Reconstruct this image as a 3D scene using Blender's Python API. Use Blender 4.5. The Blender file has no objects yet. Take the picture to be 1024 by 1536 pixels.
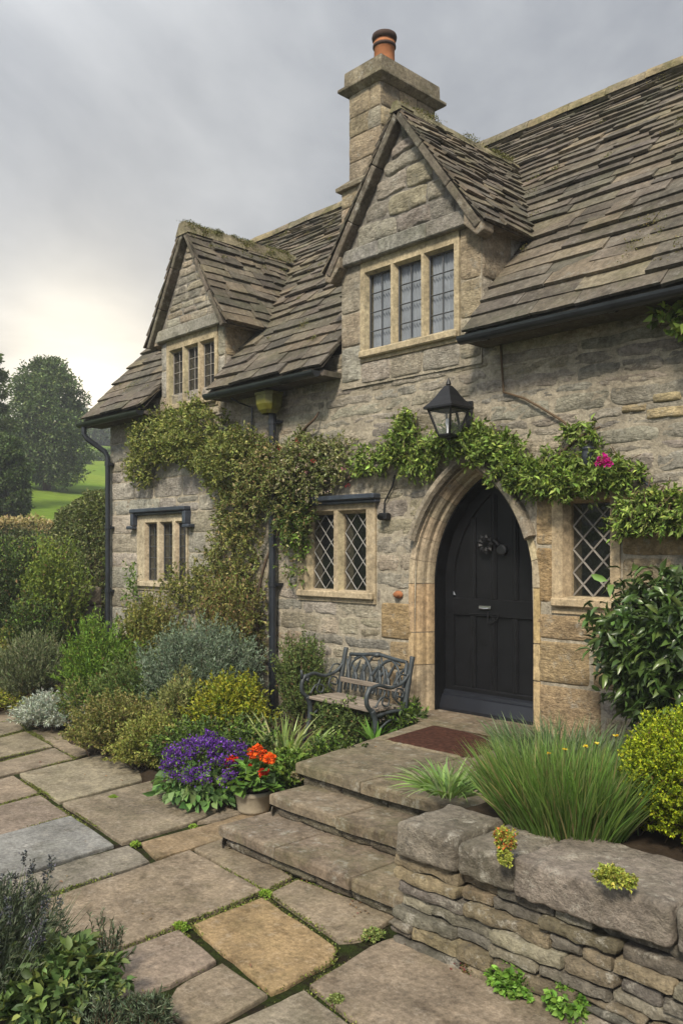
import bpy, math, random
import numpy as np
from mathutils import Vector, Matrix, noise
R = math.radians
C = bpy.context.scene.collection
SC = bpy.context.scene

# ------------------------------------------------------------------ camera
CAM = np.array([0.0, -6.1, 1.95])
F = 1282.0
AZ = R(46.2)
FW = np.array([-math.sin(AZ), math.cos(AZ), 0.0])
RT = np.array([math.cos(AZ), math.sin(AZ), 0.0])
cam = bpy.data.cameras.new('camera'); co = bpy.data.objects.new('camera', cam); C.objects.link(co)
co.location = CAM; co.rotation_euler = (R(90), 0, AZ)
cam.sensor_fit = 'HORIZONTAL'; cam.sensor_width = 36; cam.lens = 36*F/1024
cam.shift_y = 58/1024; cam.clip_start = .05; cam.clip_end = 3000
SC.camera = co

# ------------------------------------------------------------------ light
SUN_EL, SUN_AZ = R(44), R(152)       # azimuth clockwise from +Y: behind the camera, to its right
w = bpy.data.worlds.new('World'); SC.world = w; w.use_nodes = True
nt = w.node_tree; N = nt.nodes; L = nt.links
for n in list(N): N.remove(n)
def nd(t, **k):
    n = N.new(t)
    for a, b in k.items(): setattr(n, a, b)
    return n
def mth(op, a, b=None, c=None):
    n = nd('ShaderNodeMath', operation=op)
    for i, v in enumerate((a, b, c)):
        if v is None: continue
        if isinstance(v, (int, float)): n.inputs[i].default_value = v
        else: L.new(v, n.inputs[i])
    return n.outputs[0]
out = nd('ShaderNodeOutputWorld'); bg = nd('ShaderNodeBackground'); L.new(bg.outputs[0], out.inputs[0])
sky = nd('ShaderNodeTexSky'); sky.sky_type = 'NISHITA'; sky.sun_disc = False
sky.sun_elevation = SUN_EL; sky.sun_rotation = SUN_AZ
tc = nd('ShaderNodeTexCoord'); sp = nd('ShaderNodeSeparateXYZ'); L.new(tc.outputs['Generated'], sp.inputs[0])
zc = mth('MAXIMUM', sp.outputs[2], 0.0)
den = mth('ADD', zc, .22)
cb = nd('ShaderNodeCombineXYZ'); L.new(mth('DIVIDE', sp.outputs[0], den), cb.inputs[0]); L.new(mth('DIVIDE', sp.outputs[1], den), cb.inputs[1])
nz = nd('ShaderNodeTexNoise'); nz.inputs['Scale'].default_value = .95; nz.inputs['Detail'].default_value = 7; nz.inputs['Roughness'].default_value = .6; nz.inputs['Distortion'].default_value = .35
L.new(cb.outputs[0], nz.inputs['Vector'])
rp = nd('ShaderNodeValToRGB'); L.new(nz.outputs[0], rp.inputs[0])
rp.color_ramp.elements[0].position = .38; rp.color_ramp.elements[0].color = (.102, .112, .132, 1)
rp.color_ramp.elements[1].position = .64; rp.color_ramp.elements[1].color = (.272, .28, .29, 1)
def dot(v):
    n = nd('ShaderNodeVectorMath', operation='DOT_PRODUCT'); L.new(tc.outputs['Generated'], n.inputs[0]); n.inputs[1].default_value = v
    return mth('MAXIMUM', n.outputs['Value'], 0.0)
g = Vector((-1190, 611, 225)).normalized()
dg = dot(g)
glow = mth('ADD', mth('MULTIPLY', mth('POWER', dg, 160.0), .85), mth('MULTIPLY', mth('POWER', dg, 26.0), .065))
glow = mth('MULTIPLY', glow, mth('ADD', mth('MULTIPLY', nz.outputs[0], 1.4), .25))
back = mth('POWER', dot(Vector((-.25, -.85, .5)).normalized()), 1.2)  # sky behind the camera, mostly out of view, brightened as added fill light
zen = mth('POWER', zc, 3.0)  # overhead sky brightened too, adding to that fill
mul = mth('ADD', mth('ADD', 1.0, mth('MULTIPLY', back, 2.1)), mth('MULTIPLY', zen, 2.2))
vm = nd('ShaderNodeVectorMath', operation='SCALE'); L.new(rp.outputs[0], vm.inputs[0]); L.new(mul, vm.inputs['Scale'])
gl = nd('ShaderNodeVectorMath', operation='SCALE'); gl.inputs[0].default_value = (1.0, .85, .58); L.new(glow, gl.inputs['Scale'])
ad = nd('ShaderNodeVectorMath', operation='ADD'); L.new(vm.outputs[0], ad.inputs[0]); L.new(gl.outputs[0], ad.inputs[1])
sk = nd('ShaderNodeVectorMath', operation='SCALE'); L.new(sky.outputs[0], sk.inputs[0]); sk.inputs['Scale'].default_value = .035
mx = nd('ShaderNodeMix', data_type='RGBA'); mx.inputs['Factor'].default_value = .93
L.new(sk.outputs[0], mx.inputs['A']); L.new(ad.outputs[0], mx.inputs['B'])
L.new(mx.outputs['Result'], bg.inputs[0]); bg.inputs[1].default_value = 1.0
sl = bpy.data.lights.new('sun', 'SUN'); sl.energy = 2.9; sl.angle = R(10); sl.color = (1, .90, .74)
so = bpy.data.objects.new('sun', sl); C.objects.link(so)
sd = Vector((math.sin(SUN_AZ)*math.cos(SUN_EL), math.cos(SUN_AZ)*math.cos(SUN_EL), math.sin(SUN_EL)))
so.rotation_euler = sd.to_track_quat('Z', 'Y').to_euler()
SC.view_settings.view_transform = 'Standard'; SC.view_settings.look = 'None'
SC.view_settings.exposure = .98; SC.view_settings.gamma = 1
SC.render.engine = 'CYCLES'
SC.cycles.max_bounces = 6; SC.cycles.diffuse_bounces = 3; SC.cycles.transparent_max_bounces = 8
SC.cycles.volume_bounces = 0; SC.cycles.use_denoising = True

# ------------------------------------------------------------------ measuring: the photo's lines of sight met with real planes
def ray(u, v): return FW*F + RT*(u-512) + np.array([0, 0, 826.0-v])
def onY(u, v, y=0.0):
    d = ray(u, v); return CAM + d*((y-CAM[1])/d[1])
def onZ(u, v, z=0.0):
    d = ray(u, v); return CAM + d*((z-CAM[2])/d[2])
def atD(u, v, dist):
    d = ray(u, v); return CAM + d*(dist/math.hypot(d[0], d[1]))

# ------------------------------------------------------------------ materials
MATS = {}
def lin(r, g, b): return tuple(((c/255)/12.92 if c/255 <= .04045 else ((c/255+.055)/1.055)**2.4) for c in (r, g, b))
class NT:
    def __init__(s, name):
        s.m = bpy.data.materials.new(name); s.m.use_nodes = True; s.n = s.m.node_tree.nodes; s.l = s.m.node_tree.links
        s.p = s.n['Principled BSDF']; s.o = s.n['Material Output']; MATS[name] = s.m
        s.g = s.n.new('ShaderNodeTexCoord').outputs['Object']
    def set(s, sock, v):
        if hasattr(v, 'links') or isinstance(v, bpy.types.NodeSocket): s.l.new(v, sock)
        else: sock.default_value = v
    def noise(s, scale, detail=5, rough=.6, vec=None, stretch=None):
        n = s.n.new('ShaderNodeTexNoise'); n.inputs['Scale'].default_value = scale; n.inputs['Detail'].default_value = detail; n.inputs['Roughness'].default_value = rough
        v = vec or s.g
        if stretch:
            mp = s.n.new('ShaderNodeMapping'); mp.inputs['Scale'].default_value = stretch; s.l.new(v, mp.inputs[0]); v = mp.outputs[0]
        s.l.new(v, n.inputs['Vector']); return n.outputs[0]
    def ramp(s, f, a, b, ca=(0, 0, 0, 1), cb_=(1, 1, 1, 1)):
        n = s.n.new('ShaderNodeMapRange'); n.inputs[1].default_value = a; n.inputs[2].default_value = b; s.l.new(f, n.inputs[0]); return n.outputs[0]
    def math(s, op, a, b):
        n = s.n.new('ShaderNodeMath'); n.operation = op; s.set(n.inputs[0], a); s.set(n.inputs[1], b); return n.outputs[0]
    def mix(s, f, a, b, mode='MIX'):
        n = s.n.new('ShaderNodeMix'); n.data_type = 'RGBA'; n.blend_type = mode
        for k, v in (('Factor', f), ('A', a), ('B', b)):
            if isinstance(v, tuple) and len(v) == 3: v = (*v, 1)
            s.set(n.inputs[k], v)
        return n.outputs['Result']
    def attr(s, name='col'):
        n = s.n.new('ShaderNodeAttribute'); n.attribute_name = name; return n.outputs['Color']
    def val(s, col, f, lo, hi):
        """scale a colour by lo..hi with a noise"""
        n = s.n.new('ShaderNodeVectorMath'); n.operation = 'SCALE'; s.l.new(col, n.inputs[0]); r = s.n.new('ShaderNodeMapRange')
        r.inputs[1].default_value = .3; r.inputs[2].default_value = .7; r.inputs[3].default_value = lo; r.inputs[4].default_value = hi
        s.l.new(f, r.inputs[0]); s.l.new(r.outputs[0], n.inputs['Scale']); return n.outputs[0]
    def bump(s, h, strength=.5, dist=.01, nrm=None):
        n = s.n.new('ShaderNodeBump'); n.inputs['Strength'].default_value = strength; n.inputs['Distance'].default_value = dist
        s.l.new(h, n.inputs['Height'])
        if nrm: s.l.new(nrm, n.inputs['Normal'])
        return n.outputs[0]

def stone_mat(name, lich=.5, dark=.5, moss=0.0, stain=0.0, bs=.6, bd=.012, fine=60, stretch=None, lichcol=(.42, .41, .36), mosscol=(.07, .085, .02)):
    t = NT(name); c = t.attr()
    c = t.val(c, t.noise(3.1, 6, .65, stretch=stretch), .66, 1.3)
    c = t.val(c, t.noise(fine*.45, 5, .75), .58, 1.40); c = t.val(c, t.noise(11, 9, .8), .70, 1.30)
    d = t.ramp(t.noise(1.3, 7, .7), .5, .72); d = t.math('MULTIPLY', d, dark)
    c = t.mix(d, c, (.45, .44, .43), 'MULTIPLY')
    if stain:
        s1 = t.ramp(t.noise(3.7, 10, .78), .52, .60); c = t.mix(t.math('MULTIPLY', s1, stain), c, (.50, .47, .43), 'MULTIPLY')
        s2 = t.ramp(t.noise(5.3, 10, .8), .55, .62); c = t.mix(t.math('MULTIPLY', s2, stain*.6), c, (1.45, 1.42, 1.36), 'MULTIPLY')
    k = t.ramp(t.noise(9, 9, .8), .545, .64); k = t.math('MULTIPLY', k, lich)
    c = t.mix(k, c, lichcol)
    k2 = t.ramp(t.noise(30, 4, .65), .60, .66); k2 = t.math('MULTIPLY', k2, lich*.7)
    c = t.mix(k2, c, (.12, .11, .095))
    if moss:
        m = t.ramp(t.noise(2.3, 8, .75), .49, .60); m = t.math('MULTIPLY', m, moss); c = t.mix(m, c, mosscol)
    t.l.new(c, t.p.inputs['Base Color']); t.p.inputs['Roughness'].default_value = .93; t.p.inputs['Specular IOR Level'].default_value = .25
    h = t.math('ADD', t.noise(fine*.25, 8, .72, stretch=stretch), t.math('MULTIPLY', t.noise(fine, 5, .7), .5))
    t.l.new(t.bump(h, bs, bd), t.p.inputs['Normal']); return t.m
stone_mat('wall_stone', .55, .75, stain=.35, bs=1.0, bd=.04, stretch=(1, 1, 2.4))
stone_mat('mortar', .2, .5, bs=.8, bd=.02)
stone_mat('dressed_stone', .16, .4, bs=.45, bd=.012)
stone_mat('old_stone', .6, .9, .15, stain=.6, bs=.8, bd=.02)
stone_mat('slate', .42, .6, .16, bs=.7, bd=.014, fine=45, lichcol=(.26, .25, .215))
stone_mat('ridge_stone', .35, .8, .7, bs=.8, bd=.02, lichcol=(.36, .31, .18), mosscol=(.085, .085, .03))
stone_mat('flagstone', .30, .9, .10, stain=.6, bs=.6, bd=.012, fine=80, lichcol=(.33, .30, .25))
stone_mat('step_stone', .40, .9, .22, stain=.7, bs=.6, bd=.012)
stone_mat('dry_stone', .8, .95, .12, bs=1.0, bd=.03, lichcol=(.50, .47, .40))

def plain(name, col, rough=.5, spec=.5, bs=0, bscale=80, var=(.85, 1.15), vs=8, metal=0, coat=0):
    t = NT(name); n = t.n.new('ShaderNodeRGB'); n.outputs[0].default_value = (*col, 1)
    c = t.val(n.outputs[0], t.noise(vs, 6, .65), *var); t.l.new(c, t.p.inputs['Base Color'])
    r = t.ramp(t.noise(vs*1.7, 5, .6), .2, .8); rr = t.math('ADD', t.math('MULTIPLY', r, .16), rough-.08); t.l.new(rr, t.p.inputs['Roughness'])
    t.p.inputs['Specular IOR Level'].default_value = spec; t.p.inputs['Metallic'].default_value = metal
    if bs: t.l.new(t.bump(t.noise(bscale, 5, .6), bs, .006), t.p.inputs['Normal'])
    return t.m
plain('black_paint', (.0045, .0048, .0058), .50, .22, .14, 40, (.6, 1.6), 5)
plain('weatherboard_paint', (.008, .0095, .014), .38, .5, .08, 30, (.8, 1.2), 6)
plain('black_iron', (.007, .0075, .009), .5, .35, .25, 90)
plain('gutter_paint', (.012, .015, .020), .36, .5, .12, 30, (.6, 1.6), 4)
plain('hood_paint', (.028, .036, .052), .45, .5, .25, 60, (.6, 1.6), 9)
plain('lead_came', (.27, .265, .25), .6, .4)
plain('dark_came', (.05, .052, .055), .5, .4)
plain('iron_came', (.20, .185, .165), .75, .3, .4, 90)
plain('terracotta', (.33, .135, .06), .8, .2, .3, 60, (.7, 1.25), 6)
plain('pot_rim', (.05, .032, .026), .8, .2, .3, 60)
plain('pot_clay', (.33, .29, .22), .75, .25, .25, 50, (.75, 1.2), 12)
plain('bench_iron', (.032, .04, .045), .5, .5, .4, 110, (.5, 1.7), 14)
plain('steel', (.5, .5, .5), .3, .5, metal=1)
plain('curtain', (.62, .64, .68), .9, .1, .3, 20)
plain('room_dark', (.012, .011, .010), .95, .1)
plain('doormat', (.06, .028, .02), 1.0, .05, 1.0, 260, (.5, 1.5), 30)
plain('hopper_paint', (.10, .095, .012), .45, .4, .2, 40, (.55, 1.5), 12)
plain('soil', (.035, .026, .018), 1.0, .05, 1.0, 60, (.6, 1.5), 9)
plain('bark', (.09, .065, .045), .95, .1, .8, 60, (.6, 1.4), 14)
plain('stem_brown', (.10, .07, .045), .9, .1, .4, 90)
plain('stem_green', (.07, .10, .03), .7, .2)
t = NT('bench_wood'); n = t.n.new('ShaderNodeRGB'); n.outputs[0].default_value = (.20, .165, .13, 1)
c = t.val(n.outputs[0], t.noise(9, 7, .7, stretch=(.25, 4, 4)), .5, 1.5); t.l.new(c, t.p.inputs['Base Color']); t.p.inputs['Roughness'].default_value = .85
t.l.new(t.bump(t.noise(30, 6, .7, stretch=(.12, 4, 4)), .7, .01), t.p.inputs['Normal'])
t = NT('window_glass'); t.p.inputs['Base Color'].default_value = (.02, .022, .025, 1); t.p.inputs['Roughness'].default_value = .06
t.l.new(t.bump(t.noise(9, 3, .5), .35, .02), t.p.inputs['Normal'])
tr = t.n.new('ShaderNodeBsdfTransparent'); tr.inputs[0].default_value = (.8, .83, .85, 1); ms = t.n.new('ShaderNodeMixShader'); ms.inputs[0].default_value = .35
t.l.new(tr.outputs[0], ms.inputs[1]); t.l.new(t.p.outputs[0], ms.inputs[2]); t.l.new(ms.outputs[0], t.o.inputs['Surface'])
t = NT('lamp_glass'); t.p.inputs['Base Color'].default_value = (.6, .62, .6, 1); t.p.inputs['Roughness'].default_value = .08
tr = t.n.new('ShaderNodeBsdfTransparent'); ms = t.n.new('ShaderNodeMixShader'); ms.inputs[0].default_value = .14
t.l.new(tr.outputs[0], ms.inputs[1]); t.l.new(t.p.outputs[0], ms.inputs[2]); t.l.new(ms.outputs[0], t.o.inputs['Surface'])
def leaf_mat(name, rough=.55, trans=.28, spec=.3):
    t = NT(name); c = t.attr(); t.l.new(c, t.p.inputs['Base Color']); t.p.inputs['Roughness'].default_value = rough; t.p.inputs['Specular IOR Level'].default_value = spec
    if trans:
        tl = t.n.new('ShaderNodeBsdfTranslucent'); m2 = t.mix(1.0, c, (1.0, 1.0, .55), 'MULTIPLY'); t.l.new(m2, tl.inputs[0])
        ms = t.n.new('ShaderNodeMixShader'); ms.inputs[0].default_value = trans
        t.l.new(t.p.outputs[0], ms.inputs[1]); t.l.new(tl.outputs[0], ms.inputs[2]); t.l.new(ms.outputs[0], t.o.inputs['Surface'])
    return t.m
leaf_mat('leaf'); leaf_mat('glossy_leaf', .33, .15, .5); leaf_mat('petal', .7, .35, .15); leaf_mat('grey_leaf', .8, .2, .1)
# ground: soil close to the house, meadow grass away from it
t = NT('ground_mat'); s_ = t.n.new('ShaderNodeSeparateXYZ'); t.l.new(t.g, s_.inputs[0])
gr = t.mix(t.ramp(t.noise(.11, 6, .6), .35, .65), (.10, .175, .018), (.17, .23, .03)); gr = t.val(gr, t.noise(1.4, 8, .75), .75, 1.25)
so_ = t.mix(t.ramp(t.noise(5, 7, .7), .42, .6), (.030, .024, .016), (.035, .05, .012)); so_ = t.val(so_, t.noise(40, 5, .7), .6, 1.4)
f = t.ramp(s_.outputs[0], -17.5, -16.0); t.l.new(t.mix(f, gr, so_), t.p.inputs['Base Color']); t.p.inputs['Roughness'].default_value = 1; t.p.inputs['Specular IOR Level'].default_value = .05
t.l.new(t.bump(t.noise(55, 6, .75), 1.0, .03), t.p.inputs['Normal'])

# ------------------------------------------------------------------ mesh helpers
OFF = {}
class MB:
    def __init__(s): s.v = []; s.f = []; s.c = []
    def add(s, vs, fs, col=(1, 1, 1)):
        o = len(s.v); s.v += [tuple(map(float, p)) for p in vs]; s.f += [tuple(i+o for i in f) for f in fs]; s.c += [col]*len(fs)
    def box(s, x0, x1, y0, y1, z0, z1, col=(1, 1, 1), jit=0, rng=None):
        vs = [(x, y, z) for z in (z0, z1) for y in (y0, y1) for x in (x0, x1)]
        if jit: vs = [tuple(a+rng.uniform(-jit, jit) for a in p) for p in vs]
        s.add(vs, [(0, 2, 3, 1), (4, 5, 7, 6), (0, 1, 5, 4), (2, 6, 7, 3), (0, 4, 6, 2), (1, 3, 7, 5)], col)
    def cbox(s, x0, x1, y0, y1, z0, z1, b=.01, col=(1, 1, 1)):
        """box with chamfered edges"""
        vs = []; 
        for sx, X in ((1, x0), (-1, x1)):
            for sy, Y in ((1, y0), (-1, y1)):
                for sz, Z in ((1, z0), (-1, z1)):
                    vs += [(X, Y+sy*b, Z+sz*b), (X+sx*b, Y, Z+sz*b), (X+sx*b, Y+sy*b, Z)]
        I = lambda i, j, k, a: (i*4+j*2+k)*3+a
        fs = [(I(0,0,0,0), I(0,0,1,0), I(0,1,1,0), I(0,1,0,0)), (I(1,0,0,0), I(1,1,0,0), I(1,1,1,0), I(1,0,1,0)),
              (I(0,0,0,1), I(1,0,0,1), I(1,0,1,1), I(0,0,1,1)), (I(0,1,0,1), I(0,1,1,1), I(1,1,1,1), I(1,1,0,1)),
              (I(0,0,0,2), I(0,1,0,2), I(1,1,0,2), I(1,0,0,2)), (I(0,0,1,2), I(1,0,1,2), I(1,1,1,2), I(0,1,1,2))]
        for j in (0, 1):
            for k in (0, 1):
                fs += [(I(0,j,k,1), I(1,j,k,1), I(1,j,k,2), I(0,j,k,2)), (I(j,0,k,0), I(j,1,k,0), I(j,1,k,2), I(j,0,k,2)), (I(j,k,0,0), I(j,k,1,0), I(j,k,1,1), I(j,k,0,1))]
        for i in (0, 1):
            for j in (0, 1):
                for k in (0, 1): fs.append((I(i,j,k,0), I(i,j,k,1), I(i,j,k,2)))
        s.add(vs, fs, col)
    def tube(s, pts, rad, n=6, col=(1, 1, 1), cap=True):
        pts = [Vector(p) for p in pts]; k = len(pts)
        if not hasattr(rad, '__len__'): rad = [rad]*k
        vs = []; fs = []; a = None
        for i, p in enumerate(pts):
            d = (pts[min(i+1, k-1)]-pts[max(i-1, 0)]).normalized()
            if a is None:
                a = d.orthogonal().normalized()
            a = (a-d*a.dot(d)).normalized(); b = d.cross(a)
            for j in range(n):
                t_ = 2*math.pi*j/n; vs.append(p+(a*math.cos(t_)+b*math.sin(t_))*rad[i])
        for i in range(k-1):
            for j in range(n): fs.append((i*n+j, i*n+(j+1) % n, (i+1)*n+(j+1) % n, (i+1)*n+j))
        if cap: fs += [tuple(range(n))[::-1], tuple(range((k-1)*n, k*n))]
        s.add(vs, fs, col)
    def lathe(s, c, prof, n=20, col=(1, 1, 1)):
        vs = []; fs = []; k = len(prof)
        for r, z in prof:
            for j in range(n): vs.append((c[0]+r*math.cos(2*math.pi*j/n), c[1]+r*math.sin(2*math.pi*j/n), c[2]+z))
        for i in range(k-1):
            for j in range(n): fs.append((i*n+j, i*n+(j+1) % n, (i+1)*n+(j+1) % n, (i+1)*n+j))
        s.add(vs, fs, col)
    def prism(s, poly, d, col=(1, 1, 1)):
        """polygon (list of 3d points) extruded by vector d"""
        n = len(poly); vs = [Vector(p) for p in poly]; vs += [p+Vector(d) for p in vs]
        s.add(vs, [tuple(range(n)), tuple(range(n, 2*n))[::-1]] + [(i, i+n, (i+1) % n+n, (i+1) % n) for i in range(n)], col)
    def grid(s, P, col=(1, 1, 1), flip=False):
        """P[i][j] of points"""
        a, b = len(P), len(P[0]); vs = [p for r in P for p in r]; fs = []
        for i in range(a-1):
            for j in range(b-1):
                q = (i*b+j, i*b+j+1, (i+1)*b+j+1, (i+1)*b+j); fs.append(q[::-1] if flip else q)
        s.add(vs, fs, col)
    def build(s, name, mat, parent=None, smooth=False, bevel=0, col=None):
        me = bpy.data.meshes.new(name); o_ = off(parent)
        me.from_pydata([(x-o_[0], y-o_[1], z-o_[2]) for x, y, z in s.v], [], s.f)
        a = me.attributes.new('col', 'FLOAT_COLOR', 'FACE')
        a.data.foreach_set('color', np.array([(*(col or c), 1) for c in s.c], 'f').ravel())
        if smooth: me.polygons.foreach_set('use_smooth', [True]*len(me.polygons))
        ob = link(name, me, mat, parent)
        if bevel:
            m = ob.modifiers.new('bevel', 'BEVEL'); m.width = bevel; m.segments = 2; m.limit_method = 'ANGLE'; m.angle_limit = R(40)
        return ob
def off(p): return OFF.get(p.name, (0, 0, 0)) if p else (0, 0, 0)
def link(name, me, mat, parent=None):
    ob = bpy.data.objects.new(name, me); C.objects.link(ob)
    if mat: me.materials.append(MATS[mat])
    if parent: ob.parent = parent; OFF[ob.name] = off(parent)
    return ob
def tag(o, label, cat, group=None):
    o['label'] = label; o['category'] = cat
    if group: o['group'] = group
    return o
def struct(o, kind='structure'): o['kind'] = kind; return o
def thing(name, label, cat, loc, group=None, rz=0):
    o = bpy.data.objects.new(name, None); C.objects.link(o); o.location = loc; o.empty_display_size = .1; o.rotation_euler = (0, 0, rz)
    OFF[o.name] = tuple(loc) if not rz else (0, 0, 0)
    return tag(o, label, cat, group)
def vary(col, rng, a=.12, h=.03):
    k = 1+rng.uniform(-a, a); return tuple(max(.002, c*k*(1+rng.uniform(-h, h))) for c in col)
def fn(x, y, z=0.0): return noise.noise((x, y, z))

def rock(mb, x0, x1, z0, z1, proud, rng, col, put, nx=None, nz=None, rough=.006, wob=.008, edge=.018, sink=.009, rnd=1.0, roughs=9, strat=2.6):
    """one stone face between x0..x1, z0..z1; put(x, z, out) maps it onto its wall"""
    w_, h_ = x1-x0, z1-z0
    nx = nx or max(3, int(w_/.055)); nz = nz or max(3, int(h_/.045))
    e = min(edge, w_*.3, h_*.3)
    xs = [0, e*.35, e] + [e+(w_-2*e)*i/nx for i in range(1, nx)] + [w_-e, w_-e*.35, w_]
    zs = [0, e*.35, e] + [e+(h_-2*e)*i/nz for i in range(1, nz)] + [h_-e, h_-e*.35, h_]
    sx, sz, tl = rng.uniform(-99, 99), rng.uniform(-99, 99), rng.uniform(-.5, .5)*proud
    P = []
    for j, z in enumerate(zs):
        row = []
        for i, x in enumerate(xs):
            dx = min(x, w_-x); dz = min(z, h_-z)
            def prof(d): return math.sqrt(max(0, 1-(1-min(d/e, 1))**2))
            k = prof(dx)*prof(dz)
            cr = max(0, 1-min(dx/(.06*rnd+1e-6), 1))*max(0, 1-min(dz/(.05*rnd+1e-6), 1))   # rounded corners
            o_ = -sink+(proud+sink)*k + k*(noise.fractal((x*roughs+sx, z*roughs*strat+sz, 3.3), 1.0, 2.0, 4)*rough + tl*(z/h_-.5))
            o_ -= cr*.012*rnd
            wx = fn(sx, z*9+sz)*wob*(1 if i in (0, 1, 2, len(xs)-1, len(xs)-2, len(xs)-3) else .5)
            wz = fn(x*7+sx, sz)*wob
            row.append(put(x0+x+wx, z0+z+wz, o_))
        P.append(row)
    mb.grid(P, col)

def cut(iv, holes):
    for a, b in holes:
        nw = []
        for x0, x1 in iv:
            if b <= x0 or a >= x1: nw.append((x0, x1)); continue
            if a > x0: nw.append((x0, a))
            if b < x1: nw.append((b, x1))
        iv = nw
    return iv

# ------------------------------------------------------------------ foliage helpers
LEAFK = 1.9
def unit(a): return a/np.maximum(np.linalg.norm(a, axis=-1, keepdims=True), 1e-9)
def leaf_mesh(name, P, D, Ln, Wd, Col, mat, parent=None, fold=.25, droop=.12, up=.5, seed=0, fine=False):
    """Col: n x 3. Each leaf is a folded blade; fine leaves have a rounder outline"""
    rng = np.random.default_rng(seed+7); n = len(P); D = unit(D)
    if mat == 'petal': Col = Col/LEAFK*.95
    Nn = rng.normal(size=(n, 3)); Nn[:, 2] += up*3; S = unit(np.cross(D, Nn)); Nn = np.cross(S, D)
    Ln = np.broadcast_to(np.asarray(Ln, float), (n,))[:, None]; Wd = np.broadcast_to(np.asarray(Wd, float), (n,))[:, None]
    if not fine:
        V = np.stack([P, P+D*Ln*.45+S*Wd*.5+Nn*Wd*fold, P+D*Ln-Nn*Ln*droop, P+D*Ln*.45-S*Wd*.5+Nn*Wd*fold], 1)
        T = np.array([[0, 2, 1], [0, 3, 2]]); k = 4
    else:
        m1 = P+D*Ln*.3+Nn*Ln*.03; m2 = P+D*Ln*.68
        V = np.stack([P, m1+S*Wd*.42+Nn*Wd*fold, m1, m1-S*Wd*.42+Nn*Wd*fold, m2+S*Wd*.38+Nn*(Wd*fold-Ln*droop*.3), m2-Nn*Ln*droop*.3, m2-S*Wd*.38+Nn*(Wd*fold-Ln*droop*.3), P+D*Ln-Nn*Ln*droop], 1)
        T = np.array([[0, 2, 1], [0, 3, 2], [1, 2, 5], [1, 5, 4], [2, 3, 6], [2, 6, 5], [4, 5, 7], [5, 6, 7]]); k = 8
    idx = (np.arange(n)[:, None, None]*k+T[None]).reshape(-1, 3)
    return tri_mesh(name, V.reshape(-1, 3), idx, np.repeat(Col, k, 0), mat, parent, smooth=fine)
def tri_mesh(name, V, idx, col, mat, parent=None, smooth=False):
    V = V-np.array(off(parent)); me = bpy.data.meshes.new(name); m = len(idx)
    me.vertices.add(len(V)); me.vertices.foreach_set('co', V.astype('f').ravel())
    me.loops.add(m*3); me.loops.foreach_set('vertex_index', idx.astype('i').ravel())
    me.polygons.add(m); me.polygons.foreach_set('loop_start', np.arange(0, m*3, 3, dtype='i'))
    if smooth: me.polygons.foreach_set('use_smooth', np.ones(m, bool))
    me.update(calc_edges=True)
    a = me.attributes.new('col', 'FLOAT_COLOR', 'POINT'); c4 = np.ones((len(V), 4), 'f'); c4[:, :3] = col; a.data.foreach_set('color', c4.ravel())
    return link(name, me, mat, parent)
def pick(cols, n, rng, var=.22):
    cols = np.array(cols)*LEAFK; c = cols[rng.integers(0, len(cols), n)]
    return c*np.exp(rng.normal(0, var, (n, 1)))*(1+rng.normal(0, .06, (n, 3)))
def lumps(d, seed, freq=2.2, amp=.25):
    return np.array([1+amp*noise.fractal((x*freq+seed*3.1, y*freq, z*freq), 1.0, 2.0, 3) for x, y, z in d])
def shoots(rng, base, ctr, rad, n, seed, lo=-.15, amp=.3, freq=2.0, jit=.12, tmin=.75):
    """curved shoots from round `base` to the lumpy skin of an ellipsoid: returns p0, p1, p2 (bezier)"""
    d = rng.normal(size=(n*3, 3)); d = unit(d); d = d[d[:, 2] > lo][:n]
    r = lumps(d, seed, freq, amp)*rng.uniform(tmin, 1.0+jit, len(d))
    p2 = np.array(ctr)+d*r[:, None]*np.array(rad)
    p0 = np.array(base)+rng.normal(size=(len(d), 3))*np.array(rad)*np.array([.25, .25, 0.02])
    p1 = (p0+p2)/2; p1[:, 2] += .25*rad[2]*rng.uniform(.2, 1, len(d)); p1 += (p2-np.array(ctr))*.1
    return p0, p1, p2
def along(p0, p1, p2, k, rng, t0=.45):
    n = len(p0); t_ = t0+(1-t0)*np.sort(rng.uniform(0, 1, (n, k)), 1)**.8; t_ = t_[..., None]
    a, b, c_ = p0[:, None], p1[:, None], p2[:, None]
    P = (1-t_)**2*a+2*t_*(1-t_)*b+t_**2*c_; T = 2*(1-t_)*(b-a)+2*t_*(c_-b)
    return P.reshape(-1, 3), unit(T.reshape(-1, 3)), t_.reshape(-1)
def stems(name, p0, p1, p2, r, mat, parent, m=None, seg=4):
    mb = MB(); 
    for i in range(0, len(p0), max(1, len(p0)//m) if m else 1):
        pts = [(1-t_)**2*p0[i]+2*t_*(1-t_)*p1[i]+t_**2*p2[i] for t_ in np.linspace(0, 1, seg+1)]
        mb.tube(pts, [r*(1-.7*j/seg) for j in range(seg+1)], 4, cap=False)
    return mb.build(name, mat, parent)
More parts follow.
